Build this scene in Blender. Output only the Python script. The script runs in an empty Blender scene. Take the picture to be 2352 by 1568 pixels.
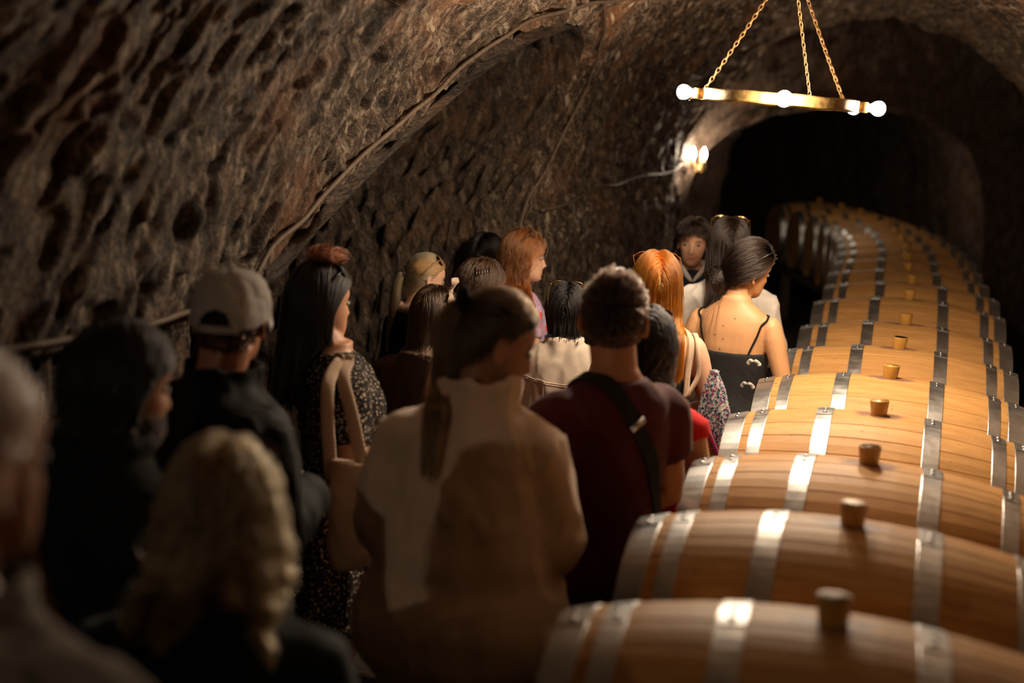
import bpy, bmesh, math, random, time
import numpy as np
from mathutils import Vector, Matrix, Euler

random.seed(7)
rng = np.random.default_rng(11)
PI = math.pi
scene = bpy.context.scene
COL = scene.collection

# ------------------------------------------------------------------ camera, world, exposure
cam_d = bpy.data.cameras.new('camera')
cam = bpy.data.objects.new('camera', cam_d)
COL.objects.link(cam)
YAW, PITCH, ROLL = .3008, -.1763, .0556
_fw = Vector((-math.sin(YAW)*math.cos(PITCH), math.cos(YAW)*math.cos(PITCH), math.sin(PITCH)))
_rt = Vector((math.cos(YAW), math.sin(YAW), 0))
_up = _rt.cross(_fw)
_r2 = math.cos(ROLL)*_rt + math.sin(ROLL)*_up
_u2 = -math.sin(ROLL)*_rt + math.cos(ROLL)*_up
cam.matrix_world = Matrix(((_r2.x, _u2.x, -_fw.x, 0), (_r2.y, _u2.y, -_fw.y, 0), (_r2.z, _u2.z, -_fw.z, 2.03), (0, 0, 0, 1)))
cam_d.sensor_width = 36.0
cam_d.lens = 3091/2352*36
cam_d.clip_start = .05
cam_d.dof.use_dof = True
cam_d.dof.focus_distance = 4.9
cam_d.dof.aperture_fstop = 1.45
cam_d.dof.aperture_blades = 0
scene.camera = cam

world = bpy.data.worlds.new('world')
scene.world = world
world.use_nodes = True
world.node_tree.nodes['Background'].inputs[0].default_value = (.9, .75, .6, 1)
world.node_tree.nodes['Background'].inputs[1].default_value = .002
scene.view_settings.view_transform = 'Standard'
scene.view_settings.look = 'None'
scene.view_settings.gamma = 1.0
scene.view_settings.use_curve_mapping = False
scene.view_settings.exposure = 0.0
scene.cycles.use_denoising = True
scene.cycles.max_bounces = 6
scene.cycles.diffuse_bounces = 3
scene.cycles.glossy_bounces = 3
scene.cycles.transmission_bounces = 6
scene.cycles.sample_clamp_indirect = 4.0
scene.cycles.caustics_reflective = False
scene.cycles.caustics_refractive = False

BULB_E = 1520.0        # chandelier bulbs
CANDLE_E = 420.0
FAR_E = 300.0        # bulb beyond the arch       # wall lamp flames
REAR_E = 900.0        # the hanging bulb behind the group
WARM = (1.0, .80, .58)

# ------------------------------------------------------------------ generic helpers
def ss(e0, e1, x):
    t = np.clip((x-e0)/(e1-e0), 0, 1)
    return t*t*(3-2*t)

def _h(ix, iy, iz, s):
    n = (ix.astype(np.int64)*374761393 + iy.astype(np.int64)*668265263 + iz.astype(np.int64)*2147483647 + s*144665) & 0xffffffff
    n = ((n ^ (n >> 13))*1274126177) & 0xffffffff
    n = ((n ^ (n >> 16))*2246822519) & 0xffffffff
    return ((n ^ (n >> 15)) & 0xffff)/65535.0

def vnoise(x, y, z, s=0):
    x = np.asarray(x, float); y = np.asarray(y, float); z = np.asarray(z, float)
    x, y, z = np.broadcast_arrays(x, y, z)
    ix, iy, iz = np.floor(x), np.floor(y), np.floor(z)
    fx, fy, fz = x-ix, y-iy, z-iz
    fx = fx*fx*(3-2*fx); fy = fy*fy*(3-2*fy); fz = fz*fz*(3-2*fz)
    r = 0
    for a in (0, 1):
        for b in (0, 1):
            for c in (0, 1):
                r = r + _h(ix+a, iy+b, iz+c, s)*(fx if a else 1-fx)*(fy if b else 1-fy)*(fz if c else 1-fz)
    return r*2-1

def fbm(x, y, z, o=4, s=0):
    r = 0; a = 1.0; f = 1.0
    for k in range(o):
        r = r + a*vnoise(np.asarray(x)*f, np.asarray(y)*f, np.asarray(z)*f, s+k*7)
        a *= .5; f *= 2.03
    return r

def link(o, parent=None):
    COL.objects.link(o)
    if parent is not None:
        o.parent = parent
    return o

def tag(o, label=None, cat=None, group=None, kind=None):
    if label: o['label'] = label
    if cat: o['category'] = cat
    if group: o['group'] = group
    if kind: o['kind'] = kind
    return o

def empty(name, loc=(0, 0, 0), rz=0.0):
    o = bpy.data.objects.new(name, None)
    o.empty_display_size = .1
    o.location = loc
    o.rotation_euler = (0, 0, rz)
    return link(o)

def copy_tree(o, parent=None):
    c = o.copy(); COL.objects.link(c); c.parent = parent
    for ch in list(o.children):
        copy_tree(ch, c)
    return c

class MB:
    """collects shapes for one mesh"""
    def __init__(s):
        s.v = []; s.f = []; s.n = 0; s.mi = []
    def add(s, v, f, mi=0):
        v = np.asarray(v, float).reshape(-1, 3)
        s.v.append(v)
        s.f += [tuple(i+s.n for i in q) for q in f]
        s.mi += [mi]*len(f)
        s.n += len(v)
        return s
    def verts(s):
        return np.concatenate(s.v)
    def loft(s, rings, cap=True, closed=False, mi=0):
        rings = [np.asarray(r, float) for r in rings]
        m = len(rings[0]); k = len(rings)
        v = np.concatenate(rings); f = []
        for i in range(k if closed else k-1):
            a = i*m; b = ((i+1) % k)*m
            for j in range(m):
                j2 = (j+1) % m
                f.append((a+j, a+j2, b+j2, b+j))
        if cap and not closed:
            f.append(tuple(range(m-1, -1, -1)))
            f.append(tuple(range((k-1)*m, k*m)))
        return s.add(v, f, mi)
    def tube(s, pts, rad, n=10, up=None, cap=True, round_ends=False, mi=0, closed=False):
        """rad: scalar / list of scalars / list of (a,b): a along side, b along up"""
        P = np.asarray(pts, float); k = len(P)
        R = [rad]*k if np.isscalar(rad) else list(rad)
        R = [(r, r) if np.isscalar(r) else r for r in R]
        if round_ends:
            d0 = P[0]-P[1]; d0 /= np.linalg.norm(d0)+1e-9
            d1 = P[-1]-P[-2]; d1 /= np.linalg.norm(d1)+1e-9
            r0, r1 = max(R[0]), max(R[-1])
            P = np.concatenate([[P[0]+d0*r0*.98, P[0]+d0*r0*.7], P, [P[-1]+d1*r1*.7, P[-1]+d1*r1*.98]])
            R = [(R[0][0]*.15, R[0][1]*.15), (R[0][0]*.72, R[0][1]*.72)]+R+[(R[-1][0]*.72, R[-1][1]*.72), (R[-1][0]*.15, R[-1][1]*.15)]
            k = len(P)
        T = np.zeros_like(P)
        if closed:
            T = np.roll(P, -1, 0)-np.roll(P, 1, 0)
        else:
            T[1:-1] = P[2:]-P[:-2]; T[0] = P[1]-P[0]; T[-1] = P[-1]-P[-2]
        T /= np.linalg.norm(T, axis=1)[:, None]+1e-12
        u = np.array(up if up is not None else ((0, 0, 1) if abs(T[0][2]) < .9 else (0, 1, 0)), float)
        rings = []
        th = np.linspace(0, 2*PI, n, endpoint=False)
        for i in range(k):
            if up is not None: u = np.array(up, float)
            u = u-T[i]*u.dot(T[i]); u /= np.linalg.norm(u)+1e-12
            sd = np.cross(T[i], u)
            rings.append(P[i]+np.cos(th)[:, None]*sd*R[i][0]+np.sin(th)[:, None]*u*R[i][1])
        return s.loft(rings, cap=cap, closed=closed, mi=mi)
    def ell(s, c, r, M=None, nu=16, nv=10, mi=0):
        v = [(0, 0, -1)]; f = []
        for i in range(1, nv):
            p = -PI/2+PI*i/nv
            for j in range(nu):
                t = 2*PI*j/nu
                v.append((math.cos(p)*math.cos(t), math.cos(p)*math.sin(t), math.sin(p)))
        v.append((0, 0, 1))
        for j in range(nu):
            j2 = (j+1) % nu
            f.append((0, 1+j2, 1+j))
            for i in range(nv-2):
                a = 1+i*nu
                f.append((a+j, a+j2, a+nu+j2, a+nu+j))
            a = 1+(nv-2)*nu
            f.append((a+j, a+j2, len(v)-1))
        v = np.array(v)*np.array(r)
        if M is not None: v = v@np.array(M.to_3x3()).T
        return s.add(v+np.array(c), f, mi)
    def box(s, c, d, M=None, mi=0):
        v = np.array([(x, y, z) for x in (-.5, .5) for y in (-.5, .5) for z in (-.5, .5)])*np.array(d)
        if M is not None: v = v@np.array(M.to_3x3()).T
        return s.add(v+np.array(c), [(0, 1, 3, 2), (4, 6, 7, 5), (0, 4, 5, 1), (2, 3, 7, 6), (0, 2, 6, 4), (1, 5, 7, 3)], mi)
    def mesh(s, name, smooth=True):
        me = bpy.data.meshes.new(name)
        me.from_pydata([tuple(p) for p in s.verts()], [], s.f)
        me.polygons.foreach_set('material_index', s.mi)
        me.polygons.foreach_set('use_smooth', [smooth]*len(me.polygons))
        me.update()
        return me
    def build(s, name, mats, parent=None, smooth=True):
        me = s.mesh(name, smooth)
        for m in (mats if isinstance(mats, (list, tuple)) else [mats]):
            me.materials.append(m)
        return link(bpy.data.objects.new(name, me), parent)

def getv(me):
    a = np.empty(len(me.vertices)*3, np.float32); me.vertices.foreach_get('co', a)
    return a.reshape(-1, 3).astype(float)

def setv(me, v):
    me.vertices.foreach_set('co', np.asarray(v, np.float32).ravel()); me.update()

def getn(me):
    a = np.empty(len(me.vertices)*3, np.float32); me.vertices.foreach_get('normal', a)
    return a.reshape(-1, 3).astype(float)

def remesh(mb, voxel, name, mat, parent=None, smooth=4, keep=1.0):
    """union of overlapping closed shapes as one continuous surface"""
    me = mb.mesh(name+'_raw')
    bm = bmesh.new(); bm.from_mesh(me)
    bmesh.ops.recalc_face_normals(bm, faces=bm.faces); bm.to_mesh(me); bm.free()
    t = link(bpy.data.objects.new('tmp', me))
    m = t.modifiers.new('r', 'REMESH'); m.mode = 'VOXEL'; m.voxel_size = voxel
    if smooth:
        k = t.modifiers.new('s', 'SMOOTH'); k.factor = .5; k.iterations = smooth
    if keep < 1:
        d = t.modifiers.new('d', 'DECIMATE'); d.ratio = keep
    dg = bpy.context.evaluated_depsgraph_get()
    out = bpy.data.meshes.new_from_object(t.evaluated_get(dg))
    bpy.data.objects.remove(t); bpy.data.meshes.remove(me)
    out.name = name
    out.polygons.foreach_set('use_smooth', [True]*len(out.polygons))
    out.materials.clear(); out.materials.append(mat)
    return link(bpy.data.objects.new(name, out), parent)

# ------------------------------------------------------------------ materials
def newmat(name):
    m = bpy.data.materials.new(name); m.use_nodes = True
    nt = m.node_tree
    return m, nt, nt.nodes['Principled BSDF']

def nd(nt, t, **kw):
    n = nt.nodes.new(t)
    for k, v in kw.items():
        if k == 'op': n.operation = v
        elif k == 'inp':
            for i, x in v.items(): n.inputs[i].default_value = x
        else: setattr(n, k, v)
    return n

def ramp(nt, fac, stops):
    r = nt.nodes.new('ShaderNodeValToRGB')
    e = r.color_ramp.elements
    while len(e) < len(stops): e.new(.5)
    for q, (p, c) in zip(e, stops):
        q.position = p; q.color = (*c, 1)
    nt.links.new(fac, r.inputs[0])
    return r

def bump(nt, bsdf, h, strength=.3, dist=.01):
    b = nd(nt, 'ShaderNodeBump', inp={'Strength': strength, 'Distance': dist})
    nt.links.new(h, b.inputs['Height']); nt.links.new(b.outputs[0], bsdf.inputs['Normal'])
    return b

def plain(name, col, rough=.6, metal=0.0, noise=0.0, scale=30, **kw):
    m, nt, b = newmat(name)
    b.inputs['Base Color'].default_value = (*col, 1)
    b.inputs['Roughness'].default_value = rough
    b.inputs['Metallic'].default_value = metal
    for k, v in kw.items(): b.inputs[k.replace('_', ' ')].default_value = v
    if noise:
        tc = nd(nt, 'ShaderNodeTexCoord')
        n = nd(nt, 'ShaderNodeTexNoise', inp={'Scale': scale, 'Detail': 5.0})
        nt.links.new(tc.outputs['Object'], n.inputs['Vector'])
        lo = tuple(c*(1-noise) for c in col); hi = tuple(min(1, c*(1+noise)) for c in col)
        r = ramp(nt, n.outputs[0], [(.3, lo), (.7, hi)])
        nt.links.new(r.outputs[0], b.inputs['Base Color'])
        bump(nt, b, n.outputs[0], .25, .004)
    return m

def cloth(name, col, rough=.85, weave=260.0, vary=.18, sheen=None):
    if sheen is None: sheen = .02 if max(col) < .02 else .12
    m, nt, b = newmat(name)
    b.inputs['Roughness'].default_value = rough
    b.inputs['Specular IOR Level'].default_value = .2
    b.inputs['Sheen Weight'].default_value = sheen
    b.inputs['Sheen Roughness'].default_value = .4
    tc = nd(nt, 'ShaderNodeTexCoord')
    n = nd(nt, 'ShaderNodeTexNoise', inp={'Scale': 14.0, 'Detail': 6.0})
    w = nd(nt, 'ShaderNodeTexNoise', inp={'Scale': weave, 'Detail': 2.0})
    for q in (n, w): nt.links.new(tc.outputs['Object'], q.inputs['Vector'])
    r = ramp(nt, n.outputs[0], [(.3, tuple(c*(1-vary) for c in col)), (.7, tuple(min(1, c*(1+vary)) for c in col))])
    nt.links.new(r.outputs[0], b.inputs['Base Color'])
    bump(nt, b, w.outputs[0], .25, .002)
    return m

def specks(name, base, spots, scale, thr=.32):
    """printed pattern: scattered small blotches in several colours"""
    m, nt, b = newmat(name)
    b.inputs['Roughness'].default_value = .85
    b.inputs['Specular IOR Level'].default_value = .2
    tc = nd(nt, 'ShaderNodeTexCoord')
    col = None
    for i, (c, s, t) in enumerate(spots):
        mp = nd(nt, 'ShaderNodeMapping'); mp.inputs['Location'].default_value = (i*3.1, i*1.7, i*.9)
        nt.links.new(tc.outputs['Object'], mp.inputs[0])
        v = nd(nt, 'ShaderNodeTexVoronoi', inp={'Scale': scale*s, 'Randomness': 1.0})
        nz = nd(nt, 'ShaderNodeTexNoise', inp={'Scale': scale*s*2.2, 'Detail': 2.0})
        nt.links.new(mp.outputs[0], v.inputs['Vector']); nt.links.new(mp.outputs[0], nz.inputs['Vector'])
        a = nd(nt, 'ShaderNodeMath', op='MULTIPLY_ADD', inp={1: .55, 2: 0.0})
        nt.links.new(nz.outputs[0], a.inputs[0])
        d = nd(nt, 'ShaderNodeMath', op='ADD')
        nt.links.new(v.outputs['Distance'], d.inputs[0]); nt.links.new(a.outputs[0], d.inputs[1])
        k = nd(nt, 'ShaderNodeMath', op='LESS_THAN', inp={1: t}); nt.links.new(d.outputs[0], k.inputs[0])
        mx = nd(nt, 'ShaderNodeMix', data_type='RGBA')
        nt.links.new(k.outputs[0], mx.inputs['Factor'])
        if col is None: mx.inputs['A'].default_value = (*base, 1)
        else: nt.links.new(col, mx.inputs['A'])
        mx.inputs['B'].default_value = (*c, 1)
        col = mx.outputs['Result']
    nt.links.new(col, b.inputs['Base Color'])
    return m

def rock_mat(name, dark, mid, light, orange, use_uv=True, spec=.35, fleck=.5, rough=.62, crown=1.0):
    m, nt, b = newmat(name)
    tc = nd(nt, 'ShaderNodeTexCoord')
    mp = nd(nt, 'ShaderNodeMapping')
    mp.inputs['Scale'].default_value = (1, 1, 1)
    nt.links.new(tc.outputs['UV' if use_uv else 'Object'], mp.inputs[0])
    st = nd(nt, 'ShaderNodeMapping')                       # pick marks: long one way
    st.inputs['Rotation'].default_value = (0, 0, -.46)
    st.inputs['Scale'].default_value = (30, 8.5, 9)
    nt.links.new(mp.outputs[0], st.inputs[0])
    n1 = nd(nt, 'ShaderNodeTexNoise', inp={'Scale': 1.0, 'Detail': 8.0, 'Roughness': .62})
    nt.links.new(st.outputs[0], n1.inputs['Vector'])
    n2 = nd(nt, 'ShaderNodeTexNoise', inp={'Scale': 2.3, 'Detail': 6.0, 'Roughness': .6})
    nt.links.new(tc.outputs['Object'], n2.inputs['Vector'])
    n3 = nd(nt, 'ShaderNodeTexNoise', inp={'Scale': 60.0, 'Detail': 6.0, 'Roughness': .7})
    nt.links.new(tc.outputs['Object'], n3.inputs['Vector'])
    mixf = nd(nt, 'ShaderNodeMath', op='MULTIPLY_ADD', inp={1: .55})
    nt.links.new(n1.outputs[0], mixf.inputs[0])
    h2 = nd(nt, 'ShaderNodeMath', op='MULTIPLY', inp={1: .45}); nt.links.new(n3.outputs[0], h2.inputs[0])
    nt.links.new(h2.outputs[0], mixf.inputs[2])
    r = ramp(nt, mixf.outputs[0], [(.40, dark), (.50, mid), (.60, light)])
    og = ramp(nt, n2.outputs[0], [(.52, (0, 0, 0)), (.70, (1, 1, 1))])
    mx = nd(nt, 'ShaderNodeMix', data_type='RGBA'); mx.inputs['B'].default_value = (*orange, 1)
    f = nd(nt, 'ShaderNodeMath', op='MULTIPLY', inp={1: .55}); nt.links.new(og.outputs[0], f.inputs[0])
    nt.links.new(f.outputs[0], mx.inputs['Factor']); nt.links.new(r.outputs[0], mx.inputs['A'])
    # pale mineral flecks
    fm = nd(nt, 'ShaderNodeMapping'); fm.inputs['Scale'].default_value = (24, 10, 9); fm.inputs['Rotation'].default_value = (0, 0, -.46)
    nt.links.new(mp.outputs[0], fm.inputs[0])
    v = nd(nt, 'ShaderNodeTexNoise', inp={'Scale': 1.0, 'Detail': 4.0, 'Roughness': .55}); nt.links.new(fm.outputs[0], v.inputs['Vector'])
    pr = ramp(nt, v.outputs[0], [(.605, (0, 0, 0)), (.66, (1, 1, 1))])
    pf = nd(nt, 'ShaderNodeMath', op='MULTIPLY', inp={1: fleck}); nt.links.new(pr.outputs[0], pf.inputs[0])
    m2 = nd(nt, 'ShaderNodeMix', data_type='RGBA'); m2.inputs['B'].default_value = (.50, .41, .30, 1)
    nt.links.new(pf.outputs[0], m2.inputs['Factor']); nt.links.new(mx.outputs['Result'], m2.inputs['A'])
    last = m2.outputs['Result']
    if crown > 1:      # paler towards the crown, painting in the stronger light on the vault
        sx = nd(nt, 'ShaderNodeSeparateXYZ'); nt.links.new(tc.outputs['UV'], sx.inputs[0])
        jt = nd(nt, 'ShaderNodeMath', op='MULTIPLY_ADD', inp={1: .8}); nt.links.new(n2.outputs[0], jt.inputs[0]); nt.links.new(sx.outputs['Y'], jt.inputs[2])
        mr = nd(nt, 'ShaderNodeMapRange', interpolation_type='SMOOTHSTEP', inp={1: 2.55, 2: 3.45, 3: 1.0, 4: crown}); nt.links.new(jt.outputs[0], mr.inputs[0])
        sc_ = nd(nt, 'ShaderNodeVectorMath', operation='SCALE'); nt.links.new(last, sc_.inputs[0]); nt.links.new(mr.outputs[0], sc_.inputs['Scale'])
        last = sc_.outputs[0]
    nt.links.new(last, b.inputs['Base Color'])
    b.inputs['Roughness'].default_value = rough
    b.inputs['Specular IOR Level'].default_value = spec
    hh = nd(nt, 'ShaderNodeMath', op='ADD'); nt.links.new(n1.outputs[0], hh.inputs[0]); nt.links.new(h2.outputs[0], hh.inputs[1])
    bump(nt, b, hh.outputs[0], 1.0, .045)
    return m

def skin_mat(name, col):
    m, nt, b = newmat(name)
    at = nd(nt, 'ShaderNodeAttribute', attribute_name='feat')
    sp = nd(nt, 'ShaderNodeSeparateColor'); nt.links.new(at.outputs['Color'], sp.inputs[0])
    tc = nd(nt, 'ShaderNodeTexCoord')
    n = nd(nt, 'ShaderNodeTexNoise', inp={'Scale': 9.0, 'Detail': 5.0}); nt.links.new(tc.outputs['Object'], n.inputs['Vector'])
    r = ramp(nt, n.outputs[0], [(.3, tuple(c*.9 for c in col)), (.7, tuple(min(1, c*1.06) for c in col))])
    prev = r.outputs[0]
    for ch, c in ((0, (col[0]*.75, col[1]*.45, col[2]*.5)), (1, (.03, .02, .015)), (2, (col[0]*.5, col[1]*.38, col[2]*.35))):
        mx = nd(nt, 'ShaderNodeMix', data_type='RGBA'); mx.inputs['B'].default_value = (*c, 1)
        nt.links.new(sp.outputs[ch], mx.inputs['Factor']); nt.links.new(prev, mx.inputs['A'])
        prev = mx.outputs['Result']
    nt.links.new(prev, b.inputs['Base Color'])
    b.inputs['Roughness'].default_value = .5
    b.inputs['Subsurface Weight'].default_value = .12
    b.inputs['Subsurface Radius'].default_value = (.012, .004, .002)
    b.inputs['Subsurface Scale'].default_value = 1.0
    n4 = nd(nt, 'ShaderNodeTexNoise', inp={'Scale': 220.0, 'Detail': 2.0}); nt.links.new(tc.outputs['Object'], n4.inputs['Vector'])
    bump(nt, b, n4.outputs[0], .08, .002)
    return m

def hair_mat(name, col, tip=None, rough=.28, lo=.6, hi=1.5):
    m = bpy.data.materials.new(name); m.use_nodes = True
    nt = m.node_tree; nt.nodes.clear()
    out = nd(nt, 'ShaderNodeOutputMaterial')
    h = nd(nt, 'ShaderNodeBsdfHairPrincipled', model='CHIANG', parametrization='COLOR')
    h.inputs['Roughness'].default_value = rough
    h.inputs['Radial Roughness'].default_value = .35
    h.inputs['Coat'].default_value = .0
    h.inputs['Random Roughness'].default_value = .4
    h.inputs['IOR'].default_value = 1.45
    info = nd(nt, 'ShaderNodeHairInfo')
    c0 = tuple(c*lo for c in col); c1 = tuple(min(1, c*hi) for c in col)
    r = ramp(nt, info.outputs['Random'], [(0, c0), (.5, col), (1, c1)])
    if tip:
        mx = nd(nt, 'ShaderNodeMix', data_type='RGBA')
        mx.inputs['B'].default_value = (*tip, 1)
        nt.links.new(info.outputs['Intercept'], mx.inputs['Factor']); nt.links.new(r.outputs[0], mx.inputs['A'])
        nt.links.new(mx.outputs['Result'], h.inputs['Color'])
    else:
        nt.links.new(r.outputs[0], h.inputs['Color'])
    nt.links.new(h.outputs[0], out.inputs[0])
    return m

def emit_mat(name, col, e):
    m = bpy.data.materials.new(name); m.use_nodes = True
    nt = m.node_tree; nt.nodes.clear()
    out = nd(nt, 'ShaderNodeOutputMaterial'); em = nd(nt, 'ShaderNodeEmission', inp={0: (*col, 1), 1: e})
    nt.links.new(em.outputs[0], out.inputs[0])
    return m

def wood_mat(name, stain=False, dark=1.0):
    m, nt, b = newmat(name)
    tc = nd(nt, 'ShaderNodeTexCoord'); oi = nd(nt, 'ShaderNodeObjectInfo')
    off = nd(nt, 'ShaderNodeVectorMath', operation='SCALE', inp={0: (9.7, 3.1, 5.3)}); nt.links.new(oi.outputs['Random'], off.inputs['Scale'])
    ad = nd(nt, 'ShaderNodeVectorMath', operation='ADD'); nt.links.new(tc.outputs['Object'], ad.inputs[0]); nt.links.new(off.outputs[0], ad.inputs[1])
    mp = nd(nt, 'ShaderNodeMapping'); mp.inputs['Scale'].default_value = (5, 60, 60); nt.links.new(ad.outputs[0], mp.inputs[0])
    n = nd(nt, 'ShaderNodeTexNoise', inp={'Scale': 1.0, 'Detail': 7.0, 'Roughness': .6}); nt.links.new(mp.outputs[0], n.inputs['Vector'])
    mp2 = nd(nt, 'ShaderNodeMapping'); mp2.inputs['Scale'].default_value = (2.2, 11, 11); nt.links.new(ad.outputs[0], mp2.inputs[0])
    n2 = nd(nt, 'ShaderNodeTexNoise', inp={'Scale': 1.0, 'Detail': 5.0, 'Distortion': .8}); nt.links.new(mp2.outputs[0], n2.inputs['Vector'])
    c = lambda r, g, bb: (r*dark, g*dark, bb*dark)
    r = ramp(nt, n.outputs[0], [(.25, c(.40, .205, .068)), (.5, c(.53, .28, .093)), (.78, c(.61, .34, .125))])
    r2 = ramp(nt, n2.outputs[0], [(.3, (.72, .70, .68)), (.55, (1, 1, 1))])
    hs = nd(nt, 'ShaderNodeMix', data_type='RGBA', blend_type='MULTIPLY'); hs.inputs['Factor'].default_value = .45
    nt.links.new(r.outputs[0], hs.inputs['A']); nt.links.new(r2.outputs[0], hs.inputs['B'])
    tint = ramp(nt, oi.outputs['Random'], [(0, (.74, .70, .66)), (.35, (1.0, .97, .93)), (.7, (.86, .86, .86)), (1, (1, 1, 1))])
    h2 = nd(nt, 'ShaderNodeMix', data_type='RGBA', blend_type='MULTIPLY'); h2.inputs['Factor'].default_value = .5
    nt.links.new(hs.outputs['Result'], h2.inputs['A']); nt.links.new(tint.outputs[0], h2.inputs['B'])
    prev = h2.outputs['Result']
    # small dark specks
    sp = nd(nt, 'ShaderNodeTexNoise', inp={'Scale': 70.0, 'Detail': 2.0}); nt.links.new(ad.outputs[0], sp.inputs['Vector'])
    sr = ramp(nt, sp.outputs[0], [(.70, (0, 0, 0)), (.76, (1, 1, 1))])
    mx = nd(nt, 'ShaderNodeMix', data_type='RGBA'); mx.inputs['B'].default_value = (.16, .09, .05, 1)
    nt.links.new(sr.outputs[0], mx.inputs['Factor']); nt.links.new(prev, mx.inputs['A']); prev = mx.outputs['Result']
    if stain:      # wine spilt round the bung
        ps = nd(nt, 'ShaderNodeMapping'); ps.inputs['Scale'].default_value = (.55, 1, 0); nt.links.new(tc.outputs['Object'], ps.inputs[0])
        ln = nd(nt, 'ShaderNodeVectorMath', operation='LENGTH'); nt.links.new(ps.outputs[0], ln.inputs[0])
        nz = nd(nt, 'ShaderNodeTexNoise', inp={'Scale': 22.0, 'Detail': 4.0}); nt.links.new(ad.outputs[0], nz.inputs['Vector'])
        a = nd(nt, 'ShaderNodeMath', op='MULTIPLY_ADD', inp={1: -.06, 2: 0.0}); nt.links.new(nz.outputs[0], a.inputs[0])
        s = nd(nt, 'ShaderNodeMath', op='ADD'); nt.links.new(ln.outputs['Value'], s.inputs[0]); nt.links.new(a.outputs[0], s.inputs[1])
        k = ramp(nt, s.outputs[0], [(.004, (1, 1, 1)), (.022, (0, 0, 0))])
        kk = nd(nt, 'ShaderNodeMath', op='MULTIPLY', inp={1: .8}); nt.links.new(k.outputs[0], kk.inputs[0])
        mx = nd(nt, 'ShaderNodeMix', data_type='RGBA'); mx.inputs['B'].default_value = (.16, .075, .06, 1)
        nt.links.new(kk.outputs[0], mx.inputs['Factor']); nt.links.new(prev, mx.inputs['A']); prev = mx.outputs['Result']
    nt.links.new(prev, b.inputs['Base Color'])
    b.inputs['Roughness'].default_value = .55
    b.inputs['Specular IOR Level'].default_value = .3
    bump(nt, b, n.outputs[0], .25, .002)
    return m

def steel_mat():
    m, nt, b = newmat('galvanised_steel')
    tc = nd(nt, 'ShaderNodeTexCoord')
    mp = nd(nt, 'ShaderNodeMapping'); mp.inputs['Scale'].default_value = (420, 14, 14); nt.links.new(tc.outputs['Object'], mp.inputs[0])
    n = nd(nt, 'ShaderNodeTexNoise', inp={'Scale': 1.0, 'Detail': 4.0}); nt.links.new(mp.outputs[0], n.inputs['Vector'])
    n2 = nd(nt, 'ShaderNodeTexNoise', inp={'Scale': 18.0, 'Detail': 6.0, 'Roughness': .65}); nt.links.new(tc.outputs['Object'], n2.inputs['Vector'])
    r = ramp(nt, n2.outputs[0], [(.3, (.36, .37, .38)), (.7, (.54, .54, .53))])
    nt.links.new(r.outputs[0], b.inputs['Base Color'])
    rr = nd(nt, 'ShaderNodeMapRange', inp={1: .3, 2: .7, 3: .30, 4: .46}); nt.links.new(n2.outputs[0], rr.inputs[0])
    nt.links.new(rr.outputs[0], b.inputs['Roughness'])
    b.inputs['Metallic'].default_value = .95
    bump(nt, b, n.outputs[0], .12, .001)
    return m

M = {}
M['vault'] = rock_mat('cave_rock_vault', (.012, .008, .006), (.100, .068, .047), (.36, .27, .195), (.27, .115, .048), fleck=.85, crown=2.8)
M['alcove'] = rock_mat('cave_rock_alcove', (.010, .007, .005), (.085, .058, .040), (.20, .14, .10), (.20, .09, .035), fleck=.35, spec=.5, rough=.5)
M['end'] = rock_mat('cave_rock_far', (.07, .05, .036), (.20, .135, .098), (.33, .235, .175), (.32, .15, .07), fleck=.2)
M['floor'] = plain('packed_earth', (.05, .038, .028), .9, noise=.4, scale=8)
M['oak'] = wood_mat('oak_staves'); M['oak_bung'] = wood_mat('oak_bung_stave', True); M['oak_dark'] = wood_mat('oak_heads', dark=.8)
M['rack'] = plain('rack_timber', (.09, .06, .035), .8, noise=.3, scale=20)
M['steel'] = steel_mat()
M['rivet'] = plain('rivet_steel', (.45, .45, .45), .3, 1.0)
M['bung'] = plain('amber_silicone', (.52, .27, .045), .42, noise=.15, scale=25, Subsurface_Weight=.35, Transmission_Weight=.15)
M['bung'].node_tree.nodes['Principled BSDF'].inputs['Subsurface Radius'].default_value = (.02, .008, .002)
M['iron'] = plain('gilt_iron', (.20, .125, .04), .6, .6, noise=.45, scale=60)
M['chain'] = plain('rusty_chain', (.28, .15, .055), .6, .6, noise=.4, scale=120)
M['brass'] = plain('aged_brass', (.45, .28, .12), .4, .9, noise=.3, scale=60)
M['bulb'] = emit_mat('bulb_glow', WARM, BULB_E); M['flame'] = emit_mat('flame_bulb_glow', WARM, CANDLE_E); M['flame_rear'] = emit_mat('rear_flame_glow', WARM, REAR_E)
M['far_bulb'] = emit_mat('far_bulb_glow', WARM, FAR_E)
M['glass'] = plain('clear_bulb_glass', (.9, .9, .88), .05, Transmission_Weight=1.0)
M['candle'] = plain('candle_sleeve', (.42, .30, .15), .6, noise=.2)
M['cable'] = plain('old_cable', (.11, .075, .05), .7, noise=.3, scale=60)
M['black_plastic'] = plain('black_acetate', (.012, .012, .013), .18)
M['lens'] = plain('dark_lens', (.006, .006, .007), .06)
M['clear_lens'] = plain('clear_lens', (.9, .9, .9), .05, Transmission_Weight=1.0)
M['gold'] = plain('gold_metal', (.75, .52, .22), .22, 1.0)
M['tortoise'] = specks('tortoiseshell', (.10, .03, .008), [((.02, .008, .004), 1, .52), ((.30, .10, .02), 1.4, .36)], 60)
M['brown_lens'] = plain('brown_lens', (.10, .03, .01), .08)

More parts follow.
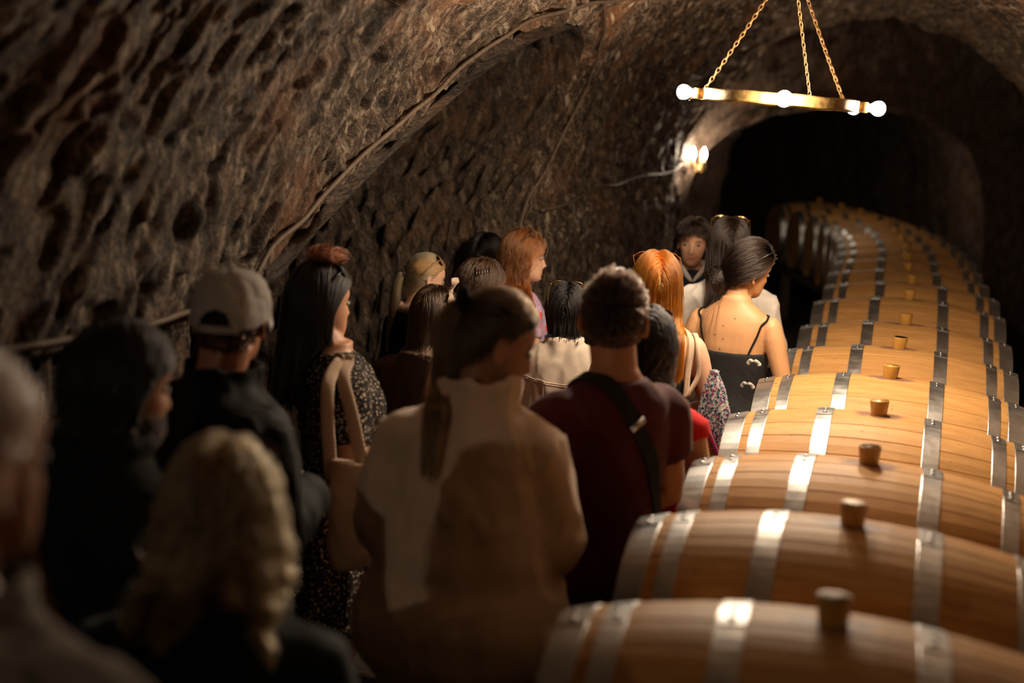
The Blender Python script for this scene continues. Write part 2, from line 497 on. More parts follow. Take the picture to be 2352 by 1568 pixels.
# ------------------------------------------------------------------ the cellar
FLOOR = -.12
CX, ZS, RV, HV = -.504, 1.442, 1.44, 1.404          # vault: axis x, spring height, radius
XL = CX-HV
def grid(name, P, UV, mat, flip=False):
    """P: (a,b,3) grid of points -> smooth mesh with a UV in metres"""
    a, b = P.shape[:2]
    idx = np.arange(a*b).reshape(a, b)
    q = np.stack([idx[:-1, :-1], idx[1:, :-1], idx[1:, 1:], idx[:-1, 1:]], -1).reshape(-1, 4)
    if flip: q = q[:, ::-1]
    me = bpy.data.meshes.new(name)
    me.vertices.add(a*b); me.vertices.foreach_set('co', P.astype(np.float32).ravel())
    me.loops.add(q.size); me.loops.foreach_set('vertex_index', q.astype(np.int32).ravel())
    me.polygons.add(len(q)); me.polygons.foreach_set('loop_start', np.arange(0, q.size, 4, dtype=np.int32))
    me.update(calc_edges=True)
    me.polygons.foreach_set('use_smooth', np.ones(len(q), bool))
    uv = me.uv_layers.new(name='UVMap'); uv.data.foreach_set('uv', UV.reshape(-1, 2)[q.ravel()].astype(np.float32).ravel())
    me.materials.append(mat); me.validate(); me.update()
    return link(bpy.data.objects.new(name, me))

def section(s):
    """left half of the vault profile by arc length s: 0 floor .. spring .. crown; returns x,z,nx,nz (normal inward)"""
    s = np.asarray(s, float)
    a = np.clip((s-ZS)/RV, 0, PI/2)
    x = CX-HV*np.cos(a); z = np.where(s < ZS, s, ZS+RV*np.sin(a))
    nx = np.where(s < ZS, 1.0, np.cos(a)); nz = np.where(s < ZS, 0.0, -np.sin(a))
    und = ss(1.418, 1.33, s)            # the foot of the wall is cut back under a ledge
    x = x-.20*und
    return x, z, nx, nz

def rockdisp(y, s, amp=1.0, seed=0, shear=-.5):
    u = y+shear*s; w = s
    big = .045*fbm(y*1.3, s*1.3, 0*y, 3, seed)
    strk = np.abs(fbm(u*15, w*4.2, 0*y, 4, seed+20))
    fine = fbm(u*34, w*11, 0*y, 3, seed+40)
    lump = fbm(y*5, s*5, 0*y, 3, seed+60)
    wob = .25*vnoise(u*3, w*3, 0*y, seed+85)
    pits = ss(.05, .5, vnoise(u*24+wob, w*9.0, 0*y, seed+81)+.5*vnoise(u*11, w*4, 0*y, seed+82))
    ridge = ss(.10, .55, vnoise(u*19+5+wob, w*7.5, 0*y, seed+83)+.4*vnoise(u*44, w*18, 0*y, seed+84))
    return amp*(big-.014*strk+.007*fine+.009*lump-.030*pits+.020*ridge)

S_TOP = ZS+RV*PI/2
near_t = np.array([(-0.2, 3.576), (1.29, 3.576), (1.442, 3.672), (1.55, 3.876), (1.658, 4.104), (1.802, 4.392), (1.922, 4.644), (2.042, 4.884), (2.198, 5.16), (2.294, 5.46), (2.366, 5.832)])
far_t = np.array([(-0.2, 6.0), (1.29, 6.0), (1.37, 6.024), (1.586, 6.12), (1.754, 6.228), (1.922, 6.312), (2.09, 6.324), (2.234, 6.24), (2.306, 6.12), (2.366, 5.832)])
def end_y(x): return 10.464+1.08*(x+1.86)

def left_wall():
    s = np.concatenate([np.linspace(FLOOR-.05, 1.30, 36), np.linspace(1.315, ZS+RV*math.radians(58), 200)])
    x, z, nx, nz = section(s)
    yn = np.interp(z, near_t[:, 0], near_t[:, 1]); yf = np.interp(z, far_t[:, 0], far_t[:, 1])
    ye = end_y(x)
    for k, (y0, y1, n) in enumerate((('a', yn, 640), (yf, ye, 420))):
        t = np.linspace(0, 1, n)
        if k == 0:
            q = np.where(t < .1, t/.1*.66, .66+(t-.1)/.9*.34)      # most columns near the opening
            Y = -4.0+(yn+4.0)[:, None]*q[None, :]
        else:
            Y = yf[:, None]+(ye-yf)[:, None]*t[None, :]
        S = np.repeat(s[:, None], n, 1)
        if k: x = np.where(s < 1.43, np.maximum(x, CX-HV), x)
        d = rockdisp(Y, S, 1.0, 3)
        d = d-.05*ss(.14, 0, np.abs(Y-(yn[:, None] if k == 0 else yf[:, None])))*(1 if k else .25)*(z[:, None] < 2.35)
        P = np.stack([x[:, None]+nx[:, None]*d, Y, z[:, None]+nz[:, None]*d], -1)
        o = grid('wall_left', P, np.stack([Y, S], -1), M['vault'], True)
        tag(o, kind='structure')
left_wall()

def ceiling():
    s = np.linspace(ZS+RV*math.radians(58), S_TOP, 46)
    x, z, nx, nz = section(s)
    xr, zr, nxr, nzr = 2*CX-x[::-1], z[::-1], -nx[::-1], nz[::-1]
    x = np.concatenate([x, xr[1:]]); z = np.concatenate([z, zr[1:]]); nx = np.concatenate([nx, nxr[1:]]); nz = np.concatenate([nz, nzr[1:]])
    S = np.concatenate([s, 2*S_TOP-s[::-1][1:]])
    t = np.linspace(0, 1, 420)
    Y = -4.0+(end_y(x)+4.0)[:, None]*t[None, :]
    S = np.repeat(S[:, None], len(t), 1)
    d = rockdisp(Y, S, 1.0, 3)
    P = np.stack([x[:, None]+nx[:, None]*d, Y, z[:, None]+nz[:, None]*d], -1)
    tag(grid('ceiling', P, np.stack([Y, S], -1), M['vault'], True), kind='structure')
ceiling()

def right_wall():
    s = np.concatenate([np.linspace(FLOOR-.05, 1.30, 20), np.linspace(1.33, ZS+RV*math.radians(58), 80)])[::-1]
    x, z, nx, nz = section(s)
    x = 2*CX-x; nx = -nx
    t = np.linspace(0, 1, 360)
    Y = -4.0+(end_y(x)+4.0)[:, None]*t[None, :]
    S = np.repeat((2*S_TOP-s)[:, None], len(t), 1)
    d = rockdisp(Y, S, 1.0, 3)
    P = np.stack([x[:, None]+nx[:, None]*d, Y, z[:, None]+nz[:, None]*d], -1)
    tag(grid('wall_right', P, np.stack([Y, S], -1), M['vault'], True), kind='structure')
right_wall()

def alcove():
    """the side passage opening in the left wall"""
    zz = np.concatenate([np.linspace(FLOOR-.05, 1.30, 24), np.linspace(1.33, 2.364, 60)])
    sv = np.where(zz < ZS, zz, ZS+RV*np.arcsin(np.clip((zz-ZS)/RV, 0, 1)))
    x, z, _, _ = section(sv)
    xf = np.maximum(x, CX-HV)
    A = np.stack([x, np.interp(zz, near_t[:, 0], near_t[:, 1]), zz], -1)
    B = np.stack([xf, np.interp(zz, far_t[:, 0], far_t[:, 1]), zz], -1)[::-1]
    L = np.concatenate([A, B])
    n = 110
    t = np.linspace(0, 1, n)**1.1*1.9
    c = np.array([0, 4.95, 1.3])
    P = np.zeros((len(L), n, 3))
    for j, q in enumerate(t):
        k = 1-.10*ss(0, 1.5, q)
        R = (L-c)*np.array([1, k, k])+c
        R = R+np.array([-q, -.18*q, 0])
        R[:, 0] = R[:, 0]*1+0
        R[:, 2] = np.maximum(R[:, 2], FLOOR-.05)
        P[:, j] = R
    arc = np.concatenate([[0], np.cumsum(np.linalg.norm(np.diff(L, axis=0), axis=1))])
    U = np.repeat(arc[:, None], n, 1); V = np.repeat(t[None, :], len(L), 0)
    du = np.gradient(P, axis=0); dv = np.gradient(P, axis=1)
    N = np.cross(du, dv); N /= np.linalg.norm(N, axis=-1)[..., None]+1e-9
    cen = np.array([-2.8, 4.9, 1.2]); sg = np.sign(((cen-P)*N).sum(-1)); N *= sg[..., None]
    d = rockdisp(V*1.0+U*.5, U*1.0-V*.6, 1.5, 77, shear=-.6)*ss(-.02, .16, V)
    P = P+N*d[..., None]
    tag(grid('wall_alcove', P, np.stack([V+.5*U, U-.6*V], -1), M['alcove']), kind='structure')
    e = P[:, -1]
    mb = MB(); mb.add(np.concatenate([e, [e.mean(0)]]), [(i, i+1, len(e)) for i in range(len(e)-1)])
    tag(mb.build('wall_alcove_end', M['alcove']), kind='structure')
alcove()

# arch wall at the far end of the vault and the lower, bending passage behind it
OPEN = np.array([(-1.944, -0.17), (-1.944, 0.6), (-1.938, 0.871), (-1.938, 1.075), (-1.92, 1.245), (-1.854, 1.518), (-1.762, 1.741), (-1.602, 1.904), (-1.342, 2.035), (-0.917, 2.12), (-0.516, 2.12), (-0.228, 2.078), (0.0, 1.994), (0.198, 1.826), (0.314, 1.574), (0.378, 1.298), (0.414, 0.986), (0.432, 0.6), (0.432, -0.17)])
def resample(P, n):
    L = np.concatenate([[0], np.cumsum(np.linalg.norm(np.diff(P, axis=0), axis=1))])
    t = np.linspace(0, L[-1], n)
    return np.stack([np.interp(t, L, P[:, k]) for k in range(P.shape[1])], -1)

def arch_wall():
    n = 150
    s = np.linspace(FLOOR-.05, S_TOP, 100); x, z, _, _ = section(s)
    outer = np.concatenate([np.stack([x, z], -1), np.stack([2*CX-x[::-1][1:], z[::-1][1:]], -1)])
    outer = resample(outer, n); inner = resample(OPEN, n)
    m = 34
    t = np.linspace(0, 1, m)[None, :, None]
    XZ = outer[:, None]*(1.04-1.04*t)+inner[:, None]*t+np.array([CX, 1.0])*(-.04*(1-t))
    X, Z = XZ[..., 0], XZ[..., 1]
    Y = end_y(X)-.10*ss(.75, 1, np.repeat(t[..., 0], n, 0))+.10
    d = rockdisp(X, Z, 1.3, 9)
    P = np.stack([X, Y-d, Z], -1)
    tag(grid('wall_back', P, np.stack([X, Z], -1), M['end'], True), kind='structure')
    # passage
    k = 150
    q = np.linspace(0, 9.5, k)
    I = resample(OPEN, 110)
    base = np.stack([I[:, 0], end_y(I[:, 0]), I[:, 1]], -1)
    PP = np.zeros((110, k, 3))
    for j, v in enumerate(q):
        y = base[:, 1]+v*1.0
        bend = -.009*np.maximum(y-8.6, 0)**2*1.0-.0016*np.maximum(y-11, 0)**3
        g = .0-.009*np.maximum(base[:, 1]-8.6, 0)**2-.0016*np.maximum(base[:, 1]-11, 0)**3
        lift = 1+.26*float(ss(.05, .7, v))
        splay = -.13*float(ss(0, .45, v))*ss(-.2, .3, base[:, 0])
        PP[:, j] = np.stack([base[:, 0]+(bend-g)+splay, y, np.where(base[:, 2] > 1.2, 1.2+(base[:, 2]-1.2)*lift, base[:, 2])], -1)
    arc = np.concatenate([[0], np.cumsum(np.linalg.norm(np.diff(I, axis=0), axis=1))])
    U = np.repeat(arc[:, None], k, 1); V = np.repeat(q[None, :], 110, 0)
    cen = np.stack([PP[:, :, 0].mean(0), PP[:, :, 1].mean(0), np.full(k, 1.0)], -1)[None]
    N = cen-PP; N[..., 1] = 0; N /= np.linalg.norm(N, axis=-1)[..., None]
    d = rockdisp(V, U, 1.7, 33)*ss(0, .2, V)
    PP = PP+N*d[..., None]
    tag(grid('wall_passage', PP, np.stack([V, U], -1), M['end']), kind='structure')
    e = PP[:, -1]
    mb = MB(); mb.add(np.concatenate([e, [e.mean(0)]]), [(i, i+1, len(e)) for i in range(len(e)-1)])
    tag(mb.build('wall_passage_end', M['end']), kind='structure')
arch_wall()

def plane(name, x0, x1, y0, y1, mat):
    nx, ny = 60, 220
    X, Y = np.meshgrid(np.linspace(x0, x1, nx), np.linspace(y0, y1, ny), indexing='ij')
    Z = FLOOR+.012*fbm(X*2, Y*2, 0*X, 3, 5)-.012
    tag(grid(name, np.stack([X, Y, Z], -1), np.stack([X, Y], -1), mat), kind='structure')
plane('floor', -5.0, 1.8, -4.1, 22, M['floor'])
s = np.linspace(FLOOR-.05, S_TOP, 60); x, z, _, _ = section(s)
o2 = np.concatenate([np.stack([x-.05, 0*x-3.95, z], -1), np.stack([2*CX-x[::-1]+.05, 0*x-3.95, z[::-1]], -1)])
mb = MB(); mb.add(np.concatenate([o2, [[CX, -3.95, 1.0]]]), [(i, i+1, len(o2)) for i in range(len(o2)-1)])
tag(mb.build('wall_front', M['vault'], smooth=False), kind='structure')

# ------------------------------------------------------------------ cables clipped to the rock
def vault_pt(y, z, lift=.03):
    a = math.asin(max(-1, min(1, (z-ZS)/RV))) if z > ZS else 0
    x = CX-HV*math.cos(a)
    sarc = ZS+RV*a if z > ZS else z
    yy, s2 = np.meshgrid(y+np.linspace(-.06, .06, 9), sarc+np.linspace(-.08, .08, 9))
    d = float(np.percentile(rockdisp(yy, s2, 1.0, 3), 80))+lift*.5
    return (x+math.cos(a)*d, y, z-math.sin(a)*d)

def spline(P, n):
    P = np.asarray(P, float)
    Q = np.concatenate([[2*P[0]-P[1]], P, [2*P[-1]-P[-2]]])
    out = []
    for i in range(len(P)-1):
        p0, p1, p2, p3 = Q[i:i+4]
        for t in np.linspace(0, 1, n, endpoint=False):
            out.append(.5*((2*p1)+(-p0+p2)*t+(2*p0-5*p1+4*p2-p3)*t*t+(-p0+3*p1-3*p2+p3)*t**3))
    out.append(P[-1])
    return np.array(out)

def cable(yz, label, r=.008, sag=.006, n=10, lift=.02):
    pts = spline([(y, z, 0) for y, z in yz], n)
    P = np.array([vault_pt(p[0], p[1], lift+sag*math.sin(i*1.3)) for i, p in enumerate(pts)])
    for _ in range(6): P[1:-1] = (P[:-2]+P[1:-1]*2+P[2:])/4
    mb = MB(); mb.tube(P, r, 6)
    return tag(mb.build('cable', M['cable']), label, 'cable')
cable([(3.552, 1.448), (3.696, 1.55), (3.924, 1.658), (4.224, 1.802), (4.488, 1.934), (4.74, 2.054), (4.98, 2.198), (5.22, 2.306), (5.544, 2.396), (5.832, 2.474), (6.024, 2.534), (6.24, 2.63)],
      'thin cable running up along the sharp rock edge of the side opening', .009)
cable([(5.856, 2.468), (6.06, 2.402), (6.18, 2.33), (6.396, 2.186), (6.48, 2.114), (6.432, 1.97), (6.36, 1.802), (6.264, 1.682), (6.18, 1.55), (6.12, 1.442)],
      'thin cable dropping from the rock edge down the rounded far ridge', .007, lift=.035)
cable([(6.36, 1.514), (6.9, 1.514), (7.56, 1.58), (8.16, 1.562), (8.88, 1.592), (9.6, 1.58), (10.14, 1.634)], 'pale cable crossing the wall towards the candle lamp', .009)
cable([(1.08, 1.46), (1.8, 1.454), (2.34, 1.442), (2.82, 1.43), (3.192, 1.43), (3.48, 1.43)], 'thin cable lying along the rock ledge behind the people', .009, lift=.03)

# ------------------------------------------------------------------ chandelier
def chandelier():
    C0 = Vector((-0.547, 4.626, 2.082))
    root = empty('chandelier', C0)
    tag(root, 'gilt iron ring chandelier with bare round bulbs hanging on three rusty chains', 'chandelier')
    root.rotation_euler = (math.radians(-.6), math.radians(1.6), 0)
    root.scale = (1.075, 1.075, 1.075)
    R = .235
    th = np.linspace(0, 2*PI, 64, endpoint=False)
    rings = []
    for (dr, dz) in ((-.006, -.017), (.006, -.017), (.007, -.012), (.007, .012), (.006, .017), (-.006, .017)):
        rings.append(np.stack([(R+dr)*np.cos(th), (R+dr)*np.sin(th), np.full(64, dz)+.0012*np.sin(th*9)], -1))
    mb = MB(); mb.loft(rings, closed=True)
    ro = mb.build('ring', M['iron'], root)
    ang = YAW
    bulbs = [(183, True), (262, True), (352, True), (388, True), (152, False)]
    for a, lit in bulbs:
        t = math.radians(a)+ang
        d = np.array([math.cos(t), math.sin(t), 0])
        mb = MB(); mb.tube([d*(R-.012), d*(R+.004), d*(R+.006), d*(R+.034), d*(R+.036), d*(R+.042)], [.012, .012, .0165, .0165, .013, .012], 14)
        so = mb.build('socket', M['brass'], root)
        if not lit: d = -d*0+d
        p = [R+.036, R+.042, R+.047, R+.053, R+.060, R+.068, R+.075, R+.081, R+.086, R+.088]
        r = [.0095, .0105, .0135, .0185, .0218, .0228, .0215, .0172, .010, .002]
        mb = MB(); mb.tube([d*q for q in p], r, 18)
        bo = mb.build('bulb', M['bulb'] if lit else M['glass'], root)
        if not lit: bo['label'] = 'unlit clear glass bulb'
    top = np.array([-.012, .035, .435])
    for a in (180, 312, 55):
        t = math.radians(a)+ang
        p0 = np.array([R*math.cos(t), R*math.sin(t), .012])
        mb = MB()
        v = top-p0; L = np.linalg.norm(v); v /= L
        u = np.cross(v, (0, 0, 1)); u /= np.linalg.norm(u); w = np.cross(v, u)
        n = int(L/.0165)
        for i in range(n):
            c = p0+v*(i+.5)*L/n+(0, 0, -.004*math.sin(PI*i/n))
            s1, s2 = (u, w) if i % 2 else (w, u)
            pts = [c+v*.0118*math.cos(q)+s1*.0052*math.sin(q) for q in np.linspace(0, 2*PI, 10, endpoint=False)]
            mb.tube(pts, .0017, 5, closed=True, up=tuple(s2))
        mb.tube([p0+(0, 0, -.02), p0+(0, 0, .006), p0+v*.012], .0035, 8)
        mb.build('chain', M['chain'], root)
    mb = MB(); mb.tube([top+(0, 0, -.01), top+(0, 0, .03), top+(0.0, .02, .05), top+(0, .03, .03)], .005, 8)
    mb.tube([top+(0, 0, .02), top+(0, 0, .27)], .006, 8)
    mb.build('hook', M['iron'], root)
chandelier()

def wall_lamp(loc, rz, label, flame, size=1.0):
    root = empty('wall_lamp', loc, rz)
    root.scale = (size, size, size)
    tag(root, label, 'lamp')
    mb = MB()
    mb.tube([(0, .0, -.055), (0, .0, -.04), (0, 0, .08), (0, 0, .10)], [(.006, .004), (.022, .007), (.022, .007), (.004, .004)], 12, up=(0, 1, 0))
    mb.ell((0, -.012, .02), (.012, .012, .018), nu=10, nv=6)
    mb.build('backplate', M['brass'], root)
    for sx in (-1, 1):
        x1 = .036*sx
        mb = MB()
        P = spline([(0, -.012, .0), (x1*.25, -.04, -.035), (x1*.7, -.075, -.05), (x1, -.09, -.03), (x1, -.09, -.018)], 5)
        mb.tube(P, .0055, 8)
        mb.tube([(x1, -.09, -.022), (x1, -.09, -.018), (x1, -.09, -.010)], [.006, .019, .022], 14)
        mb.tube([(0.3*x1, -.045, -.03), (.5*x1, -.05, -.012), (.35*x1, -.03, -.004)], .004, 6)
        mb.build('arm', M['brass'], root)
        mb = MB(); mb.tube([(x1, -.09, -.010), (x1, -.09, .035)], .0105, 12)
        mb.build('candle_sleeve', M['candle'], root)
        mb = MB(); z0 = .035
        mb.tube([(x1, -.09, z0+q) for q in (0, .006, .016, .028, .042, .056, .066, .072)], [.008, .010, .0148, .0168, .0145, .0085, .004, .001], 12)
        mb.build('bulb', flame, root)
    return root
wall_lamp((-1.775, 10.40, 1.635), math.radians(-8), 'twin candle wall lamp with lit flame bulbs on the far rock arch', M['flame'], 1.2)
def pendant(loc, ztop, label, bm_):
    root = empty('pendant_lamp', loc); tag(root, label, 'lamp')
    mb = MB(); mb.tube([(0, 0, .04), (0, 0, ztop-loc[2])], .003, 6); mb.build('cord', M['cable'], root)
    mb = MB(); mb.tube([(0, 0, .0), (0, 0, .004), (0, 0, .045), (0, 0, .06)], [.013, .017, .017, .006], 12); mb.build('socket', M['brass'], root)
    mb = MB(); mb.tube([(0, 0, -q) for q in (-.002, .008, .016, .028, .042, .052, .058)], [.010, .013, .019, .0235, .0225, .014, .002], 16); mb.build('bulb', bm_, root)
pendant((-.95, 12.6, 2.30), 2.62, 'bare bulb hanging over the far end of the barrel row beyond the arch', M['far_bulb'])
pendant((-1.6, -1.3, 2.22), 2.38, 'bare bulb hanging from the vault behind the group', M['flame_rear'])

# ------------------------------------------------------------------ barrels
NST = 30
LB = .475
def rb(a): return .35-.065*(np.asarray(a)/LB)**2
def stave_mesh(name, mats, bung=False):
    A = np.linspace(-LB, LB, 13); h = PI/NST
    ph = np.array([-h*.995, -h*.93, 0, h*.93, h*.995])
    dr = np.array([-.0016, 0, .0004, 0, -.0016])
    v = []; f = []
    cols = 7
    for a in A:
        r = float(rb(a))
        row = [((r-.022), ph[0])]+[(r+dr[k], ph[k]) for k in range(5)]+[((r-.022), ph[-1])]
        for (q, p) in row: v.append((a, -q*math.sin(p), q*math.cos(p)-.35))
    for i in range(len(A)-1):
        for k in range(cols-1):
            p = i*cols+k
            f.append((p, p+1, p+cols+1, p+cols))
    f.append(tuple(range(cols))); f.append(tuple(range(len(v)-1, len(v)-cols-1, -1)))
    mb = MB(); mb.add(v, f); me = mb.mesh(name, False)
    me.materials.append(mats)
    return me
def hoop_mesh(name, a, w, lap):
    th = np.linspace(0, 2*PI, 73)
    t = .0018
    a0, a1 = a-w/2, a+w/2
    r0, r1 = float(rb(a0)), float(rb(a1))
    # flat conical band with slightly proud edges
    prof = [(a0, r0-.002), (a0, r0+t), (a0+.002, r0+t+.0006), (a1-.002, r1+t+.0006), (a1, r1+t), (a1, r1-.002)]
    rings = []
    for q in th[:-1]:
        rings.append(np.array([(pa, -pr*math.sin(q), pr*math.cos(q)) for pa, pr in prof]))
    mb = MB(); mb.loft(rings, closed=True)
    # lapped end of the strip, on top
    q0, q1 = lap-.16, lap+.13
    rings = []
    for i, q in enumerate(np.linspace(q0, q1, 9)):
        e = .0 if 0 < i < 8 else .0
        inset = .004*(abs(i-4)/4)**6
        rings.append(np.array([(a0+inset, -(r0+t)*math.sin(q), (r0+t)*math.cos(q)), (a0+inset, -(r0+2*t+.0006)*math.sin(q), (r0+2*t+.0006)*math.cos(q)),
                               (a1-inset, -(r1+2*t+.0006)*math.sin(q), (r1+2*t+.0006)*math.cos(q)), (a1-inset, -(r1+t)*math.sin(q), (r1+t)*math.cos(q))]))
    mb.loft(rings)
    me = mb.mesh(name, False); me.materials.append(M['steel'])
    return me
STAVE = stave_mesh('stave', M['oak']); STAVE_T = stave_mesh('stave_top', M['oak_bung'])
HOOPS = [(-.4455, .060), (-.368, .043), (-.167, .052), (.167, .052), (.368, .043), (.4455, .060)]
HOOP_M = [hoop_mesh('hoop', a, w, .02) for a, w in HOOPS]
mbr = MB()
mbr.ell((0, 0, 0), (.0072, .0072, .0042), nu=12, nv=6)
RIVET = mbr.mesh('rivet'); RIVET.materials.append(M['rivet'])
mbb = MB(); mbb.tube([(0, 0, -.012), (0, 0, .002), (0, 0, .044), (0, 0, .0475), (0, 0, .0475), (0, 0, .046)], [.0235, .0255, .0305, .0298, .0262, .025], 24)
BUNG = mbb.mesh('bung'); BUNG.materials.append(M['bung'])
mbh = []
for k in range(7):            # boards of the round head
    y0, y1 = -.28+.08*k+.0006, -.28+.08*(k+1)-.0006
    def hw(y): return math.sqrt(max(.276**2-y*y, 1e-5))
    yy = np.linspace(max(y0, -.2755), min(y1, .2755), 5)
    up = [(y, hw(y)) for y in yy]; pts = up+[(y, -z) for y, z in reversed(up)]
    rings = [np.array([(x, y, z) for y, z in pts]) for x in (-.009, .009)]
    q = MB(); q.loft(rings); me = q.mesh('head_board', False); me.materials.append(M['oak_dark']); mbh.append(me)

X0, Y0, SP, SK, SL = -.1051, 2.2674, .7013, .0179, -.0023
OFFS = [(.0057, -.0102, .0441, .0342), (-.0049, -.0179, .0201, -.0097), (-.005, .003, -.0141, -.0265), (-.0109, .0184, -.0264, -.0074), (-.003, .0049, -.0272, -.0072),
        (.0056, .0018, -.0235, .0022), (.0096, .0038, -.0162, .0167), (.0046, -.0064, .019, .0151), (-.0016, .0026, .0242, .0143)]
FAR = [(-.143, 8.575), (-.165, 9.277), (-.19, 9.979), (-.243, 10.68), (-.318, 11.378), (-.415, 12.073), (-.545, 12.763), (-.72, 13.444), (-.95, 14.107), (-1.23, 14.75)]
ORD = ['first', 'second', 'third', 'fourth', 'fifth', 'sixth', 'seventh', 'eighth', 'ninth', 'tenth', 'eleventh', 'twelfth', 'thirteenth', 'fourteenth', 'fifteenth', 'sixteenth', 'seventeenth', 'eighteenth', 'nineteenth']
bar_pos = []
for i, (dx, dy, dz, da) in enumerate(OFFS):
    bar_pos.append((X0+dx, Y0+i*SP+dy, 1.14-.35+i*SL+dz, SK+da))
for j, (fx, fy) in enumerate(FAR):
    px, py = (bar_pos[-1][0], bar_pos[-1][1])
    nx_, ny_ = FAR[min(j+1, len(FAR)-1)]
    hd = math.atan2(-(nx_-px), (ny_-py))
    bar_pos.append((fx, fy, .795, hd))

def stave_obj(k, root, tilt):
    o = bpy.data.objects.new('stave', STAVE_T if k == 0 else STAVE)
    o.parent = root; COL.objects.link(o)
    a = 2*PI*k/NST
    # the mesh is modelled with its middle on the outside at (0,0,0) below the barrel axis offset of 0.35
    o.rotation_euler = (a, 0, 0)
    o.location = (0, -.35*math.sin(a), .35*math.cos(a))
    return o
for i, (bx, by, bz, br) in enumerate(bar_pos):
    root = empty('wine_barrel', (bx, by, bz), br)
    if i == 0: lab = 'pale oak wine barrel nearest of the row, cut off by the lower edge'
    elif i < 9: lab = f'oak wine barrel with six steel hoops, {ORD[i]} in the row from the near end'
    else: lab = f'shadowed oak wine barrel far along the bending row, {ORD[i]} from the near end'
    tag(root, lab, 'barrel', 'oak wine barrels lying in one long row')
    for k in range(NST): stave_obj(k, root, 0)
    for k, (a, w) in enumerate(HOOPS):
        h = bpy.data.objects.new('hoop', HOOP_M[k]); h.parent = root; COL.objects.link(h)
        jit = random.uniform(-.03, .03)
        h.rotation_euler = (jit, 0, 0)
        for q in ((-.02, .085) if i < 10 else ()):
            rv = bpy.data.objects.new('rivet', RIVET); rv.parent = h; COL.objects.link(rv)
            r = float(rb(a))+.0046
            rv.location = (a, -r*math.sin(q), r*math.cos(q)); rv.rotation_euler = (q, 0, 0)
    for sx in (-1, 1):
        for me in mbh:
            h = bpy.data.objects.new('head_board', me); h.parent = root; COL.objects.link(h)
            h.location = (sx*.445, 0, 0)
    b = bpy.data.objects.new('bung', BUNG); b.parent = root; COL.objects.link(b)
    b.location = (.0, 0, .35); b.rotation_euler = (random.uniform(-.04, .04), random.uniform(-.04, .04), random.uniform(0, 6))
    if i == 0: b['label'] = 'amber silicone bung'

rk = empty('barrel_rack', (0, 0, 0))
tag(rk, 'low timber rack of two long rails carrying the row of barrels', 'rack')
for sx in (-.28, .28):
    rr = float(rb(.28))
    P = []
    for (bx, by, bz, br) in bar_pos:
        P.append((bx+sx*math.cos(br), by+sx*math.sin(br), bz-rr-.055))
    P = np.array(P); P = np.concatenate([[2*P[0]-P[1]], P, [2*P[-1]-P[-2]]])
    rings = [np.array([(p[0]-.05, p[1], p[2]-.055), (p[0]+.05, p[1], p[2]-.055), (p[0]+.05, p[1], p[2]+.055), (p[0]-.05, p[1], p[2]+.055)]) for p in P]
    mb = MB(); mb.loft(rings); mb.build('rail', M['rack'], rk, False)
    for p in P[1:-1:3]:
        mb = MB(); mb.box((p[0], p[1], (p[2]-.055+FLOOR)/2), (.1, .12, p[2]-.055-FLOOR)); mb.build('leg', M['rack'], rk, False)
#PEOPLE
# ------------------------------------------------------------------ people
HZ = np.array([-.112, -.10, -.08, -.05, -.02, .01, .04, .07, .09, .105, .115])
HW = np.array([.016, .034, .048, .058, .066, .071, .075, .070, .058, .038, .008])
HF = np.array([.070, .086, .088, .087, .086, .086, .089, .080, .062, .036, .0])
HB = np.array([.035, .010, -.010, -.045, -.075, -.092, -.099, -.092, -.072, -.045, -.012])

def head_points(nt=56, nz=46, infl=0.0, face=True):
    z = np.linspace(-.112, .115, nz)
    th = np.linspace(0, 2*PI, nt, endpoint=False)
    w = np.interp(z, HZ, HW); f = np.interp(z, HZ, HF); b = np.interp(z, HZ, HB)
    k = np.ones(5)/5
    for a in (w, f, b):
        p = np.pad(a, 2, mode='edge'); a[2:-2] = np.convolve(p, k, 'valid')[2:-2]
    cy = (f+b)/2; ly = (f-b)/2
    c, s = np.cos(th), np.sin(th)
    e = .92
    X = (w[:, None]+infl)*np.sign(c)*np.abs(c)**e
    Y = cy[:, None]+(ly[:, None]+infl)*np.sign(s)*np.abs(s)**e
    Z = np.repeat((z*(1+infl*8))[:, None], nt, 1)
    if face:
        fr = ss(.02, .06, Y)
        g = lambda x0, z0, sx, sz: np.exp(-((X-x0)/sx)**2-((Z-z0)/sz)**2)
        D = 0
        for q in (-1, 1):
            D = D-.011*g(q*.033, .002, .016, .012)+.004*g(q*.030, .021, .020, .007)+.004*g(q*.045, -.026, .018, .016)
            D = D+.006*g(q*.014, -.040, .007, .008)
        h = np.interp(Z, [-.052, -.045, -.038, -.02, .004, .018], [0, .010, .026, .018, .007, 0])
        D = D+h*np.exp(-(X/(.0105))**2)
        D = D+.0065*g(0, -.0605, .020, .0045)+.0065*g(0, -.0725, .018, .005)-.002*g(0, -.066, .022, .0025)-.004*g(0, -.083, .02, .006)+.006*g(0, -.099, .016, .010)
        Y = Y+D*fr
    return np.stack([X, Y, Z], -1)

def add_head(mb, Mx, s):
    P = head_points()*s
    rings = [np.array([Mx@Vector(p) for p in r]) for r in P]
    mb.loft(rings)
    for q in (-1, 1):      # ears
        c = Vector((q*.074, -.012, -.006))*s
        R = Mx.to_3x3()@Matrix.Rotation(q*.42, 3, 'Z')
        mb.ell(Mx@c, np.array((.0075, .017, .028))*s, R.to_4x4(), 10, 8)
        pts = []
        for t in np.linspace(-1.9, 2.3, 12):
            pts.append(Mx@(c+Matrix.Rotation(q*.42, 3, 'Z')@Vector((q*.007, -.017*math.cos(t)-.001, .030*math.sin(t)+.002))*s))
        mb.tube([tuple(p) for p in pts], .0052*s, 7, round_ends=True)

